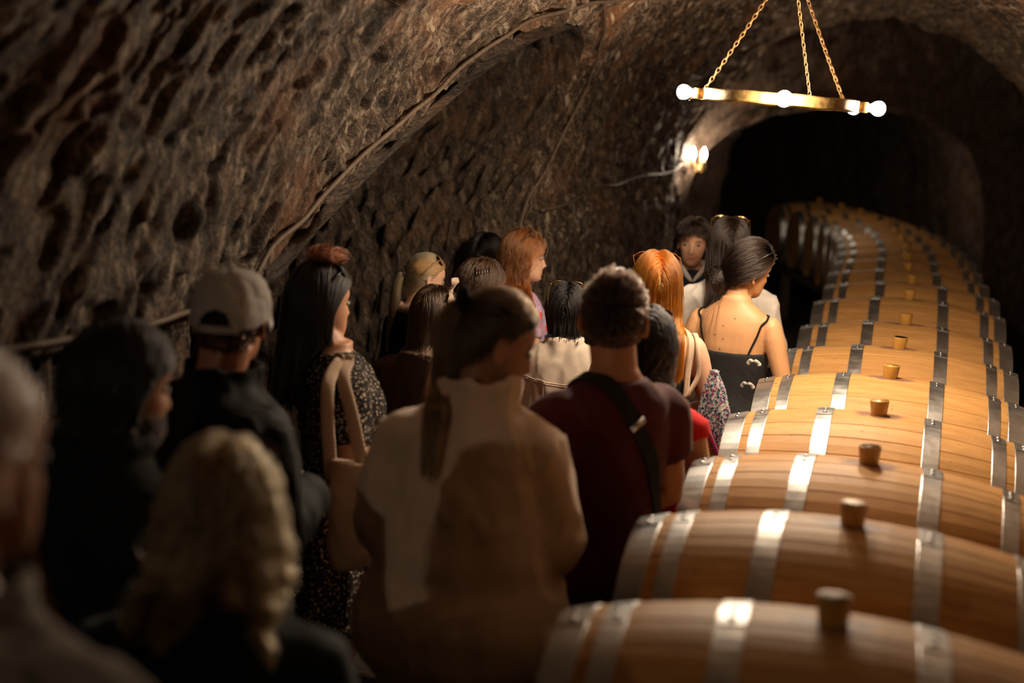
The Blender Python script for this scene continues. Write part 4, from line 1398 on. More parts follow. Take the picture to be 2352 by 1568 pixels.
HM['streaky'] = hair_mat('hair_streaky_blonde', (.34, .19, .075), lo=.16, hi=1.7)
HM['ash'] = hair_mat('hair_ash', (.05, .027, .013), (.17, .09, .035))
CM = {k: cloth('scalp_'+k, tuple(c*.7 for c in v), rough=.55, weave=400, vary=.35, sheen=0) for k, v in HC.items()}
PALE, FAIR, TAN, OLIVE = (.62, .37, .25), (.56, .30, .185), (.56, .29, .135), (.42, .22, .13)

# the guide, facing the group
p = Person((-1.131, 6.550, 1.395), 196, 'person facing the group in a navy sweater with a white collar and short dark hair', hyaw=-10, hpitch=3, pose='clasp', skin_c=(.52, .28, .17), voxel=.006)
p.top(clothm('navy_knit', (.012, .014, .03)), 'sweater', e=.018, hem=.88, neck=1.45, fold=.006)
mb = MB()
for q in (-1, 1):
    a = [np.array((q*.015, .075, 1.40))*p.s, np.array((q*.055, .045, 1.455))*p.s, np.array((q*.066, -.02, 1.475))*p.s, np.array((q*.03, -.075, 1.475))*p.s]
    mb.tube(spline(a, 5), [(.006, .018)]*16, 8, up=(0, .3, 1), round_ends=True)
mb.build('collar', clothm('white_cotton', (.70, .66, .60)), p.root)
p.trousers(clothm('black_cotton', (.012, .011, .011)))
p.cap_mesh(CM['darkbrown'], .004)
p.loose(1500, .15, HM['darkbrown'], vol=.022, part=(.7, -.1), K=14, clumps=40, spread=.12, r=.0014, behind=True, wave=.004, level=-0.075, pull=0)
fr = lambda d: (d[:, 1] > .15) & (d[:, 2] > .62*d[:, 1]-.02)
d = p.roots(500, fr); n = len(d)
tt = np.linspace(0, 1, 9)[None, :, None]
a0 = EC+d*ER*1.03; tgt = np.stack([np.clip(d[:, 0]*.085, -.07, .07), .100+0*d[:, 0]-.5*np.abs(d[:, 0])**2*.1, .044+.014*rng.normal(size=n)-.25*d[:, 0]*.1], -1)
C = a0[:, None]*(1-tt)+tgt[:, None]*tt; C += np.stack([0*tt[..., 0]+0*a0[:, :1], (np.sin(tt[..., 0]*PI)*.018)+0*a0[:, :1], (np.sin(tt[..., 0]*PI)*.022)+0*a0[:, :1]], -1)
p.strands(p.hw(C.reshape(-1, 3)).reshape(C.shape), HM['darkbrown'], .0014, name='fringe')

# tall woman with very long dark hair in front of the guide
p = Person((-0.861, 5.901, 1.458), 14, 'person in a white shirt, long loose dark brown hair, clear glasses pushed up on top', pose='clasp', skin_c=FAIR)
p.top(clothm('white_linen', (.74, .70, .64), weave=180), 'shirt', e=.024, hem=.86, neck=1.445, fold=.010, se=.018, seed=4)
p.trousers(clothm('dark_denim', (.02, .022, .03)))
p.cap_mesh(CM['darkbrown'], .006)
p.loose(4200, .50, HM['darkbrown'], vol=.016, part=(.45, -.55), K=24, e=.03, spread=.10, clumps=90, drift=(0, -.03), level=-0.3, pull=0.6)
p.glasses('glasses with clear gold-hinged frame on the long straight dark hair', M['gold'], M['clear_lens'], z=0.108, y=0.045, pitch=30, big=1.12)

# bare-backed woman with the low bun
p = Person((-0.703, 5.419, 1.415), -12, 'person with a bare back in a black strapless dress, dark hair in a low bun', hyaw=-36, hpitch=9, htilt=13, pose='clasp', skin_c=(.62, .33, .16), voxel=.0055, bare_legs=True)
bb = p
sm, nt, b = newmat('smocked_black'); b.inputs['Base Color'].default_value = (.014, .013, .013, 1); b.inputs['Roughness'].default_value = .8
tc = nd(nt, 'ShaderNodeTexCoord'); wv = nd(nt, 'ShaderNodeTexWave', bands_direction='Z', inp={'Scale': 90.0, 'Distortion': 5.0, 'Detail': 3.0, 'Detail Scale': 6.0})
nt.links.new(tc.outputs['Object'], wv.inputs['Vector']); bump(nt, b, wv.outputs[0], .4, .003)
bod = p.top(sm, 'bodice', e=.007, hem=.95, neck=1.245, sleeve=0, voxel=.007, fold=.002)
p.skirt(clothm('black_crepe', (.012, .011, .011)), hem=.32, top=1.0, flare=.02, amp=.012)
sk = [p.body]
for q in (-1, 1):
    strap_over(p, sk, [np.array(v)*p.s for v in ((q*.112, -.12, 1.235), (q*.132, -.10, 1.30), (q*.148, -.07, 1.38), (q*.146, -.02, 1.42), (q*.13, .06, 1.38), (q*.11, .115, 1.25))], .008, CLOTH['black_crepe'], 'shoulder_strap', off=.002)
for (x, z) in ((.134, 1.224), (.117, 1.128)):
    mb = MB()
    for q in (-1, 1):
        yb = -.118 if z > 1.2 else -.122
        pts = spline([(x*p.s, yb*p.s, z*p.s), ((x+q*.010)*p.s, (yb-.008)*p.s, (z+.007)*p.s), ((x+q*.021)*p.s, (yb+.002)*p.s, (z-.004)*p.s), ((x+q*.026)*p.s, (yb+.004)*p.s, (z-.013)*p.s)], 4)
        mb.tube(pts, [(a, .0018) for a in np.interp(range(len(pts)), [0, 5, 10, 12], [.003, .008, .009, .006])], 8, up=(0, 1, 0))
    mb.build('bow', clothm('white_satin', (.80, .74, .66)), p.root)
mb = MB()
for (x, z) in ((-.02, 1.36), (-.015, 1.30), (-.025, 1.255), (.03, 1.40), (-.06, 1.315)):
    loc, nrm, _, _ = bvh_of([p.body]).find_nearest(Vector((x, -.14, z))*p.s)
    mb.ell(np.array(loc), (.0028, .0028, .0028), nu=8, nv=5)
mb.build('mole', plain('mole_brown', (.12, .05, .03), .6), p.root)
p.cap_mesh(CM['darkbrown'], .006)
p.bun((-.030, -.090, -.060), 4000, HM['darkbrown'], R=.058, lay=.022, rad=.030)
wl = lambda d: (d[:, 1] < -.5) & (d[:, 2] < -.1) & (d[:, 0] < -.05)
p.loose(34, .24, HM['darkbrown'], vol=.02, part=(.1, -.3), K=18, lim=wl, clumps=3, spread=.10, e=.012, drift=(0, -.1))
for q in (1,):
    mb = MB(); mb.ell(p.H@(Vector((q*.080, -.012, -.034))*p.s), (.004,)*3, nu=8, nv=6); mb.build('earring', M['gold'], p.root)
p.glasses('black sunglasses pushed up on the hair of the person with the low bun', M['black_plastic'], M['lens'], z=0.112, y=0.04, pitch=40, big=1.12)

# red-orange haired woman
p = Person((-0.942, 4.749, 1.407), 20, 'person with very long bright orange hair, bare shoulders and a black top', pose='clasp', skin_c=PALE, voxel=.0065, hpitch=4)
og = p
bod = p.top(clothm('black_jersey', (.014, .013, .013)), 'top', e=.008, hem=.92, neck=1.25, sleeve=0, fold=.003)
p.skirt(clothm('black_pleat', (.02, .019, .019)), hem=.35, top=1.02, flare=.13, pleats=16, amp=.012)
p.cap_mesh(CM['orange'], .006)
p.loose(4200, .50, HM['orange'], vol=.016, part=(.5, -.5), K=24, e=.018, spread=.08, clumps=90, drift=(0, -.03), level=-0.29, pull=.25)
p.glasses('tortoiseshell sunglasses pushed up on the bright orange hair', M['tortoise'], M['brown_lens'], z=0.103, y=0.045, pitch=42, big=1.2)
for dx in (-.016, 0, .016):
    strap_over(p, [p.body, bod], [np.array(v)*p.s for v in ((.155+dx, .09, 1.22), (.142+dx, .065, 1.36), (.138+dx, .0, 1.44), (.143+dx, -.055, 1.40), (.152+dx, -.095, 1.30), (.160+dx, -.12, 1.18))], .016, clothm('beige_rope', (.52, .38, .27), weave=90), 'bag_strap', off=.007, t=.008, n=14, smooth=30, soft=True)

# white-denim woman
p = Person((-1.344, 5.020, 1.243), 14, 'person in a cream denim jacket with straight black hair and thin glasses on top', pose='folded', skin_c=FAIR)
dn = clothm('cream_denim', (.66, .55, .45), weave=150)
jk = p.top(dn, 'jacket', e=.030, hem=.88, neck=1.43, fold=.010, se=.022, collar=(.082, 1.405, 1.475, .014), seed=8)
tree = bvh_of([jk])
def seam(obj_list, pts, name='seam', r=.0022, mat=None, par=None):
    tr = bvh_of(obj_list); P = []
    for g in spline(pts, 8):
        loc, nrm, _, _ = tr.find_nearest(Vector(g)); P.append(np.array(loc)+np.array(nrm)*.0006)
    mb = MB(); mb.tube(P, r, 6); return mb.build(name, mat, par)
for dz in (0, -.009):
    seam([jk], [np.array(v)*p.s for v in ((-.17, -.10, 1.285+dz), (-.08, -.15, 1.275+dz), (0, -.16, 1.27+dz), (.08, -.15, 1.275+dz), (.17, -.10, 1.285+dz))], mat=dn, par=p.root)
for q in (-1, 1):
    seam([jk], [np.array(v)*p.s for v in ((q*.10, -.15, 1.27), (q*.085, -.15, 1.12), (q*.07, -.15, .95))], mat=dn, par=p.root)
p.trousers(clothm('dark_denim', (.02, .022, .03)))
p.cap_mesh(CM['black'], .006)
p.loose(3400, .235, HM['black'], vol=.012, part=(.55, -.5), K=18, e=.04, spread=0.04, clumps=80, level=-.06, jit=.03, kl=.45)
p.glasses('thin gold glasses pushed up on the straight black hair above the cream jacket', M['gold'], M['clear_lens'], z=0.107, y=0.035, pitch=32, big=1.0)

# curly dark-haired woman in red
p = Person((-0.769, 3.783, 1.353), 6, 'person in a red dress with dark curly hair, half hidden by the maroon T-shirt', pose='down', skin_c=TAN)
rd = clothm('red_cotton', (.62, .018, .02))
p.top(rd, 'dress_top', e=.010, hem=.92, neck=1.40, sleeve=.16, fold=.005, se=.010)
p.skirt(rd, hem=.42, top=1.02, flare=.10)
p.cap_mesh(CM['black'], .010)
p.loose(3000, .34, HM['black'], vol=0.016, part=(.6, -.4), K=26, wave=.016, e=.02, spread=0.12, clumps=130, kl=.45, level=-0.15)
p.glasses('small brown sunglasses on the dark curly hair behind the maroon T-shirt', M['tortoise'], M['brown_lens'], z=0.104, y=0.035, pitch=40)

# redhead in profile by the wall
p = Person((-1.707, 5.620, 1.362), -50, 'person in profile with wavy auburn hair and a red and lilac flowered top', hyaw=-16, hpitch=2, pose='clasp', skin_c=PALE, voxel=.0055)
fl = specks('flower_print_bright', (.42, .30, .42), [((.78, .07, .03), 1, .62), ((.30, .20, .50), 1.3, .48)], 18)
p.top(fl, 'blouse', e=.018, hem=.90, neck=1.43, sleeve=.4, fold=.007)
p.trousers(clothm('black_cotton', (.012, .011, .011)))
p.cap_mesh(CM['auburn'], .006)
p.loose(4200, .40, HM['auburn'], vol=0.02, part=(.25, -.75), K=26, wave=.012, e=.025, spread=.08, clumps=80, drift=(0, -.05), level=-0.38)
p.loose(2200, .40, HM['auburn'], vol=.022, part=(.25, -.55), K=26, wave=.012, e=.045, spread=.07, clumps=40, drift=(0, -.02), level=-.27, pull=0, flank=True, lim=lambda d: scalp(d) & (d[:, 0] > .15) & (d[:, 1] < .45))
p.glasses('dark brown sunglasses pushed up on the auburn hair', plain('umber_acetate', (.08, .04, .02), .25), M['lens'], z=0.113, y=0.025, pitch=25)

# straight black hair beside the redhead
p = Person((-1.980, 5.899, 1.313), 4, 'person in black with glossy straight black hair beside the auburn-haired person', hyaw=-14, pose='clasp', skin_c=FAIR)
p.top(clothm('black_wool', (.010, .010, .011)), 'sweater', e=.02, hem=.88, neck=1.45, fold=.006)
p.trousers(clothm('black_cotton', (.012, .011, .011)))
p.cap_mesh(CM['black'], .006)
p.loose(3400, .42, HM['black'], vol=.014, part=(.5, -.5), K=22, e=.03, spread=.05, clumps=90, level=-0.3)

# brown hair with a tortoiseshell clip
p = Person((-1.684, 4.978, 1.299), -38, 'person with brown half-up hair held by a tortoiseshell claw clip', hyaw=-12, hpitch=10, pose='clasp', skin_c=FAIR, voxel=.006)
p.top(clothm('charcoal_knit', (.03, .027, .026)), 'sweater', e=.018, hem=.9, neck=1.45, fold=.006)
p.trousers(clothm('black_cotton', (.012, .011, .011)))
p.cap_mesh(CM['darkbrown'], .006)
p.loose(3600, .34, HM['brown'], vol=.022, part=(.2, -.8), K=22, e=.03, spread=.10, clumps=90, wave=.003, level=-0.34)
mb = MB()
for q in (-1, 1):
    for k in range(6):
        a = Vector((.045+.012*q, -.01-.012*k, .108-.004*k)); bb_ = a+Vector((.016*q+.012, .0, -.036))
        mb.tube([tuple(p.H@(v*p.s)) for v in (a, (a+bb_)/2+Vector((.012*q, 0, .0)), bb_)], [.005, .0045, .002], 7, round_ends=True)
mb.tube([tuple(p.H@(Vector((.046, .01-.016*k, .113-.003*k))*p.s)) for k in range(6)], [.007, .010, .011, .011, .010, .006], 10, round_ends=True)
mb.build('hair_clip', plain('dark_tortoise', (.035, .014, .008), .2), p.root)

# blonde ponytail
p = Person((-2.019, 5.241, 1.273), -34, 'person in black with a smooth low blonde ponytail', hyaw=-14, hpitch=8, pose='clasp', skin_c=PALE)
bt = p.top(clothm('black_wool', (.010, .010, .011)), 'sweater', e=.02, hem=.88, neck=1.45, fold=.006)
p.trousers(clothm('black_cotton', (.012, .011, .011)))
p.cap_mesh(CM['blonde'], .006)
p.pony((-.004, -.104, .012), 3800, HM['blonde'], length=.40, out=(0, -.035, .006), spread=.026, e=.03, clumps=70, swing=(-.02, -.02))
mb = MB(); mb.tube([tuple(p.H@(Vector((-.004+.016*math.cos(t), -.122, .012+.016*math.sin(t)))*p.s)) for t in np.linspace(0, 2*PI, 14, endpoint=False)], .0055, 7, closed=True)
mb.build('hair_tie', clothm('dark_tie', (.03, .02, .02)), p.root)
p.glasses('slim brown glasses pushed up on the blonde hair', plain('tan_acetate', (.30, .17, .08), .25), M['brown_lens'], z=0.106, y=0.04, pitch=35)
sc_m = specks('striped_scarf', (.50, .33, .27), [((.16, .015, .035), .7, .55), ((.62, .50, .42), 1.2, .36), ((.03, .02, .03), .9, .38)], 40)
mb = MB()
P = [np.array((.072*math.cos(t), -.02+.075*math.sin(t), 1.462+.012*math.sin(t)+.004*math.sin(5*t)))*p.s for t in np.linspace(0, 2*PI, 24, endpoint=False)]
mb.tube(P, [(.019, .020)]*24, 10, closed=True, up=(0, 0, 1))
for (yy, L) in ((-.03, .07), (.015, .09)):
    mb.tube(spline([np.array((.085, yy, 1.455))*p.s, np.array((.125, yy-.01, 1.42))*p.s, np.array((.14, yy-.02, 1.42-L))*p.s], 5), [(.010, .008)]+[(.016, .008)]*5+[(.022, .006)]*5, 10, up=(1, 0, 0))
mb.ell(np.array((.090, -.01, 1.455))*p.s, (.020, .022, .022))
o = mb.build('scarf', sc_m, p.root); folds(o, .006, 25, 20)

# brown hair, brown jacket, satin bow
p = Person((-1.651, 4.396, 1.264), -6, 'person in a brown jacket with brown hair tied by a beige satin bow', hyaw=-10, hpitch=12, pose='clasp', skin_c=FAIR)
p.top(clothm('brown_suede', (.115, .055, .024)), 'jacket', e=.030, hem=.9, neck=1.445, fold=.010, se=.022, seed=12)
p.trousers(clothm('dark_denim', (.02, .022, .03)))
p.cap_mesh(CM['brown'], .006)
p.loose(3200, .30, HM['brown'], vol=.018, part=(.3, -.7), K=20, e=.035, spread=.07, clumps=70, level=-0.3)
mb = MB(); bc = Vector((.062, -.02, .116))
for q in (-1, 1):
    pts = [bc, bc+Vector((.012, -.004, .018*q)), bc+Vector((.026, -.01, .034*q)), bc+Vector((.020, -.012, .052*q))]
    mb.tube(spline([np.array(p.H@(v*p.s)) for v in pts], 4), list(zip(np.interp(range(13), [0, 4, 9, 12], [.006, .018, .028, .022]), [.007]*13)), 10, up=tuple(p.H.to_3x3()@Vector((1, 0, 0))))
mb.ell(p.H@(bc*p.s), (.012, .012, .014))
o = mb.build('hair_bow', clothm('beige_satin', (.34, .25, .19), rough=.45), p.root); folds(o, .003, 40, 40)

# man in maroon T-shirt
p = Person((-0.757, 3.303, 1.495), 52, 'person in a maroon T-shirt with a dark strap across his back, short brown hair', 'm', hyaw=-43, hpitch=5, pose='clasp', skin_c=(.42, .19, .10), voxel=.006, build=.94, sh=.90)
mr = clothm('maroon_jersey', (.075, .013, .018), vary=.1)
ts = p.top(mr, 't_shirt', e=.020, hem=.84, neck=1.452, sleeve=.40, fold=.004, se=.018, seed=21)
p.trousers(clothm('black_cotton', (.012, .011, .011)))
bag = empty('crossbody_bag', p.root.location, p.root.rotation_euler.z); bag.scale = p.root.scale
tag(bag, 'black crossbody bag whose strap runs over the maroon T-shirt', 'bag')
wb = clothm('black_webbing', (.016, .016, .017), weave=120)
_, P, N = strap_over(p, [ts], [np.array(v)*p.s for v in ((-.02, .13, 1.36), (-.075, .06, 1.44), (-.085, -.02, 1.475), (-.055, -.09, 1.43), (.0, -.14, 1.34), (.07, -.15, 1.22), (.14, -.12, 1.08), (.17, -.05, .98), (.165, .06, .93))], .042, wb, 'strap', off=.003, parent=bag, n=7)
k = 27
mb = MB(); T = P[k+1]-P[k-1]; T /= np.linalg.norm(T); Sd = np.cross(T, N[k])
mb.box(P[k]+N[k]*.007, (.048, .016, .006), Matrix((Sd, T, N[k])).transposed())
mb.build('buckle', M['rivet'], bag)
mb = MB(); c = np.array((.09, .185, .93))*p.s
mb.tube([c+(0, 0, -.09), c+(0, 0, -.08), c+(0, 0, .07), c+(0, 0, .085)], [(.09, .02), (.11, .035), (.11, .032), (.10, .02)], 20, up=(0, 1, 0)); mb.build('pouch', wb, bag)
p.cap_mesh(CM['darkbrown'], .004)
p.short(5600, HM['darkbrown'], .030, .010, comb=(.1, .6, .2), r=.0011, fuzz=.20)

# the cream coat
p = Person((-0.941, 2.902, 1.478), 8, 'person in a long cream wool coat with a dark blonde ponytail, back to the camera', hyaw=-62, hpitch=17, pose='clasp', skin_c=(.42, .205, .12), voxel=.0055, sh=.93)
ct = clothm('cream_wool', (.72, .56, .43), rough=.95, weave=110, vary=.08, sheen=.3)
coat = p.top(ct, 'coat', e=.038, hem=.42, neck=1.44, fold=.010, se=.026, flare=.085, waist=.050, collar=(.082, 1.40, 1.515, .022), seed=31, voxel=.009)
p.trousers(clothm('dark_denim', (.02, .022, .03)))
p.cap_mesh(CM['darkbrown'], .006)
p.pony((-.0, -.092, .060), 4200, HM['ash'], length=.40, out=(0, -.05, .012), spread=.036, e=.062, clumps=70, lay=.012)
mb = MB(); mb.tube([tuple(p.H@(Vector((.020*math.cos(t), -.112, .070+.022*math.sin(t)))*p.s)) for t in np.linspace(0, 2*PI, 16, endpoint=False)], [(.014, .012)]*16, 8, closed=True)
o = mb.build('scrunchie', clothm('black_velvet', (.008, .007, .007)), p.root); folds(o, .004, 60, 60)

# bun and flowered dress
p = Person((-1.718, 3.606, 1.411), -56, 'person in a black speckled dress with long dark hair and a messy topknot', hyaw=24, hoff=-.085, hpitch=2, pose='folded', skin_c=(.50, .26, .16), voxel=.0055)
bw = p
fd = specks('speckled_black', (.010, .009, .010), [((.50, .40, .30), 1, .56), ((.26, .20, .15), 1.7, .50)], 85)
dt = p.top(fd, 'dress_top', e=.020, hem=.92, neck=1.44, sleeve=.42, fold=.008, se=.024, seed=41)
p.skirt(fd, hem=.62, top=1.04, flare=.13, pleats=11, amp=.022, e=.016)
p.cap_mesh(CM['darkbrown'], .006)
p.loose(3600, .46, HM['black'], vol=.016, part=(.25, -.75), K=24, e=.03, spread=.06, clumps=80, level=-0.27)
n = 700; c = p.H@(Vector((0, .012, .150))*p.s)
a = rng.uniform(0, 6.28, n); R = rng.uniform(.012, .040, n); K = 14; C = np.zeros((n, K, 3)); ax = rng.normal(size=(n, 3)); ax /= np.linalg.norm(ax, axis=1)[:, None]
e1 = np.cross(ax, (.3, .2, 1)); e1 /= np.linalg.norm(e1, axis=1)[:, None]; e2 = np.cross(ax, e1)
for k in range(K):
    t = a+k/(K-1)*3.8
    C[:, k] = np.array(c)+(np.cos(t)[:, None]*e1+np.sin(t)[:, None]*e2*.8)*(R*np.interp(k, [0, 9, K-1], [.85, 1, 1.25]))[:, None]*np.array((1.9, 1.5, .8))
p.strands(C, HM['topknot'], .0012, name='topknot')
for q in (1,):
    mb = MB(); mb.tube([tuple(p.H@(Vector((q*.081, -.010+.011*math.cos(t), -.042+.011*math.sin(t)))*p.s)) for t in np.linspace(0, 2*PI, 14, endpoint=False)], .0018, 6, closed=True); mb.build('earring', M['gold'], p.root)
p.glasses('black sunglasses pushed up below the messy topknot', M['black_plastic'], M['lens'], z=0.104, y=0.035, pitch=35)

# man in the flat grey cap
p = Person((-1.548, 2.769, 1.488), -32, 'person in a black jacket wearing a light grey cap', 'm', hyaw=42, hpitch=2, pose='folded', skin_c=(.45, .20, .11), voxel=.006, sh=.86)
p.top(clothm('black_jacket', (.008, .0085, .009), rough=.75), 'jacket', e=.034, hem=.84, neck=1.45, fold=.012, se=.026, collar=(.085, 1.42, 1.50, .016), seed=51)
p.trousers(clothm('black_cotton', (.012, .011, .011)))
p.cap_mesh(CM['darkbrown'], .003)
p.short(2200, HM['darkbrown'], .012, .012, r=.0011, lim=lambda d: scalp(d) & (d[:, 2] < .35))
gm = clothm('grey_cap_twill', (.40, .37, .34), weave=160, vary=.06)
mb = MB(); rings = []
nt = 110; th = np.linspace(0, 2*PI, nt, endpoint=False)
for t in np.linspace(0, 1, 40):
    zc = .012+.112*math.sin(t*PI/2); k = math.cos(t*PI/2)**.55
    r = np.stack([(ER[0]+.019)*k*np.cos(th)*(1+.012*np.cos(6*th)*k), EC[1]+(ER[1]+.018)*k*np.sin(th)*(1+.012*np.cos(6*th)*k), np.full(nt, zc)-(.022*np.clip(-np.sin(th), 0, 1))*(1-t)], -1)
    rings.append(r)
mb.loft([p.hw(r) for r in rings[::-1]], cap=False)
o = mb.build('cap', gm, p.root); folds(o, .005, 16, 14, 3)
bm = bmesh.new(); bm.from_mesh(o.data)
L = p.hl(getv(o.data)); bm.verts.ensure_lookup_table()
kill = [bm.verts[i] for i in np.nonzero((L[:, 1] < -.06) & ((L[:, 0]/.036)**2+((L[:, 2]+.004)/.040)**2 < 1) & (L[:, 2] > -.004))[0]]
bmesh.ops.delete(bm, geom=kill, context='VERTS'); bm.to_mesh(o.data); bm.free()
mb = MB(); mb.ell(p.H@(Vector((0, -.006, .125))*p.s), (.009, .009, .005)); mb.build('button', gm, o)
mb = MB(); rings = []
for u in np.linspace(-1, 1, 15):
    x = .082*u; y0 = EC[1]+(ER[1]+.016)*math.sqrt(max(0, 1-(u*.92)**2)); y1 = y0+.070*(1-u*u)**.6+.002; z = .020-.030*u*u
    rings.append(np.array([(x, y0-.01, z), (x, y0-.01, z+.004), (x*1.0, (y0+y1)/2, z+.004-.004), (x, y1, z-.010), (x, y1, z-.013), (x, (y0+y1)/2, z-.005)]))
mb.loft([p.hw(r) for r in rings]); mb.build('brim', gm, o)
mb = MB(); mb.tube([tuple(p.H@(Vector((.05*u, -.116+.02*u*u, -.006))*p.s)) for u in np.linspace(-1, 1, 9)], [(.002, .009)]*9, 8, up=tuple(p.H.to_3x3()@Vector((0, 0, 1)))); mb.build('strap', gm, o)

# bearded man by the left wall
p = Person((-1.438, 2.160, 1.460), -26, 'bearded person in black with thick dark wavy hair, a brown strap over his back', 'm', hyaw=-8, hpitch=8, pose='folded', skin_c=(.40, .19, .10), voxel=.0065)
bj = p.top(clothm('black_knit_heavy', (.007, .007, .008)), 'sweater', e=.030, hem=.86, neck=1.45, fold=.010, se=.024, seed=61, collar=(.085, 1.41, 1.50, .018))
p.trousers(clothm('black_cotton', (.012, .011, .011)))
p.cap_mesh(CM['black'], .008)
p.loose(2800, .15, HM['black'], vol=0.014, part=(.6, -.4), K=16, wave=.006, clumps=70, e=.03, spread=0.12, r=.0013, level=-0.075)
d = rng.normal(size=(6000, 3)); d /= np.linalg.norm(d, axis=1)[:, None]
Pt = np.stack([d[:, 0]*.066, .015+d[:, 1]*.075, -.06+d[:, 2]*.055], -1)
Pt = Pt[(Pt[:, 1] > .0) & (Pt[:, 2] < -.045) & ~((np.abs(Pt[:, 0]) < .022) & (Pt[:, 2] > -.078) & (Pt[:, 1] > .06))][:1800]
q = np.stack([Pt+np.array((0, .004, -.020))*k/4+rng.normal(0, .002, Pt.shape) for k in range(5)], 1)
p.strands(p.hw(q.reshape(-1, 3)).reshape(q.shape), HM['darkbrown'], .0012, name='beard')
bg = empty('messenger_bag', p.root.location, p.root.rotation_euler.z); bg.scale = p.root.scale
tag(bg, 'messenger bag with a brown strap over the bearded person in black', 'bag')
br_l = plain('brown_leather', (.10, .045, .02), .5, noise=.2)
strap_over(p, [bj], [np.array(v)*p.s for v in ((.02, .13, 1.36), (-.075, .06, 1.44), (-.09, -.02, 1.47), (-.06, -.10, 1.42), (.0, -.15, 1.30), (.08, -.15, 1.15), (.15, -.10, 1.02), (.19, -.01, .92))], .036, br_l, 'strap', off=.003, parent=bg)
mb = MB(); c = np.array((.255, .03, .80))*p.s
mb.tube([c+(0, 0, -.13), c+(0, 0, -.12), c+(0, 0, .10), c+(0, 0, .12)], [(.13, .03), (.15, .045), (.15, .045), (.14, .03)], 20, up=(1, 0, 0)); mb.build('pouch', br_l, bg)

# blonde woman at the lower left
p = Person((-1.023, 1.814, 1.366), 14, 'person in a dark green sweater with blonde shoulder-length hair, lower left of the group', hpitch=4, pose='clasp', skin_c=FAIR)
p.top(clothm('dark_green_knit', (.014, .021, .020)), 'sweater', e=.026, hem=.86, neck=1.45, fold=.008, se=.020, seed=71)
p.trousers(clothm('dark_denim', (.02, .022, .03)))
p.cap_mesh(CM['darkblonde'], .006)
p.loose(2900, .29, HM['streaky'], vol=.024, part=(.65, -.30), K=22, wave=.010, e=.035, spread=.14, clumps=15, kl=.97, level=-.14, pull=-.5, jit=.03)
p.loose(1500, .29, HM['brown'], vol=.022, part=(.65, -.30), K=22, wave=.010, e=.035, spread=.14, clumps=11, kl=.97, level=-.13, pull=-.4, jit=.03)
p.glasses('brown sunglasses with shiny hinges on the blonde shoulder-length hair', M['tortoise'], M['brown_lens'], z=0.106, y=0.04, pitch=35, big=1.05)

# man cut by the left edge
p = Person((-0.978, 1.161, 1.613), -2, 'person with cropped grey hair and a mottled grey-green shirt, cut off by the left edge', 'm', hyaw=-8, hpitch=2, pose='clasp', skin_c=(.36, .17, .10), voxel=.007)
cam_m = specks('mottled_cotton', (.20, .175, .145), [((.07, .07, .055), .8, .60), ((.30, .26, .22), 1.4, .42)], 30)
p.top(cam_m, 'shirt', e=.026, hem=.84, neck=1.44, fold=.010, se=.024, sleeve=.45, collar=(.085, 1.41, 1.475, .018), seed=81)
p.trousers(clothm('dark_denim', (.02, .022, .03)))
p.short(5200, HM['grey'], .009, .007, r=.0009, fuzz=.5, lim=lambda d: scalp(d))

# ------------------------------------------------------------------ shoulder bags
def sack(name, label, cat, C0, ux, rings, mat):
    """C0 mouth centre; ux unit vector along the mouth; rings: (dz, half width, half depth, shift)"""
    root = empty(name, C0); tag(root, label, cat)
    ux = np.array(ux, float); ux /= np.linalg.norm(ux); uy = np.cross((0, 0, 1), ux)
    th = np.linspace(0, 2*PI, 40, endpoint=False)
    R = []
    for (dz, a, b, sh) in rings:
        R.append(ux*(np.cos(th)*a+sh)[:, None]+uy*(np.sin(th)*b)[:, None]+np.array((0, 0, dz)))
    n = len(R); fine = []
    for i in range(n-1):
        for t in np.linspace(0, 1, 5, endpoint=False): fine.append(R[i]*(1-t)+R[i+1]*t)
    fine.append(R[-1])
    return root, fine, ux, uy
kn, nt, b = newmat('cream_knit'); b.inputs['Roughness'].default_value = .9; b.inputs['Base Color'].default_value = (.56, .41, .31, 1)
tc = nd(nt, 'ShaderNodeTexCoord'); wv = nd(nt, 'ShaderNodeTexWave', bands_direction='DIAGONAL', inp={'Scale': 60.0, 'Distortion': 1.0, 'Detail': 1.0}); nt.links.new(tc.outputs['Object'], wv.inputs['Vector'])
r = ramp(nt, wv.outputs[0], [(.2, (.40, .28, .20)), (.7, (.60, .45, .34))]); nt.links.new(r.outputs[0], b.inputs['Base Color']); bump(nt, b, wv.outputs[0], .6, .006)
C0 = (-1.433, 3.253, 0.985)
root, F, ux, uy = sack('tote_bag', 'cream knitted tote bag hanging from the shoulder above the speckled dress', 'bag', C0, (.95, .30, 0),
     [(.06, .060, .018, -.005), (.02, .068, .030, 0), (-.05, .076, .042, .004), (-.13, .080, .050, .006), (-.19, .072, .046, .0), (-.235, .045, .032, -.012), (-.25, .015, .012, -.016)], kn)
mb = MB(); mb.loft(F, cap=True); o = mb.build('sack', kn, root); folds(o, .010, 16, 7, 5)
for L in (((-1.60, 3.46, 1.265), (-1.555, 3.405, 1.290), (-1.552, 3.337, 1.262), (-1.539, 3.285, 1.221), (-1.516, 3.250, 1.109), (-1.500, 3.250, .985)),
          ((-1.58, 3.50, 1.265), (-1.544, 3.427, 1.285), (-1.520, 3.345, 1.250), (-1.462, 3.285, 1.160), (-1.405, 3.262, .990))):
    P = spline(np.array(L)-np.array(C0), 6)
    mb = MB(); mb.tube(P, [(.019, .005)]*len(P), 10, up=tuple(uy)); mb.build('strap', kn, root)

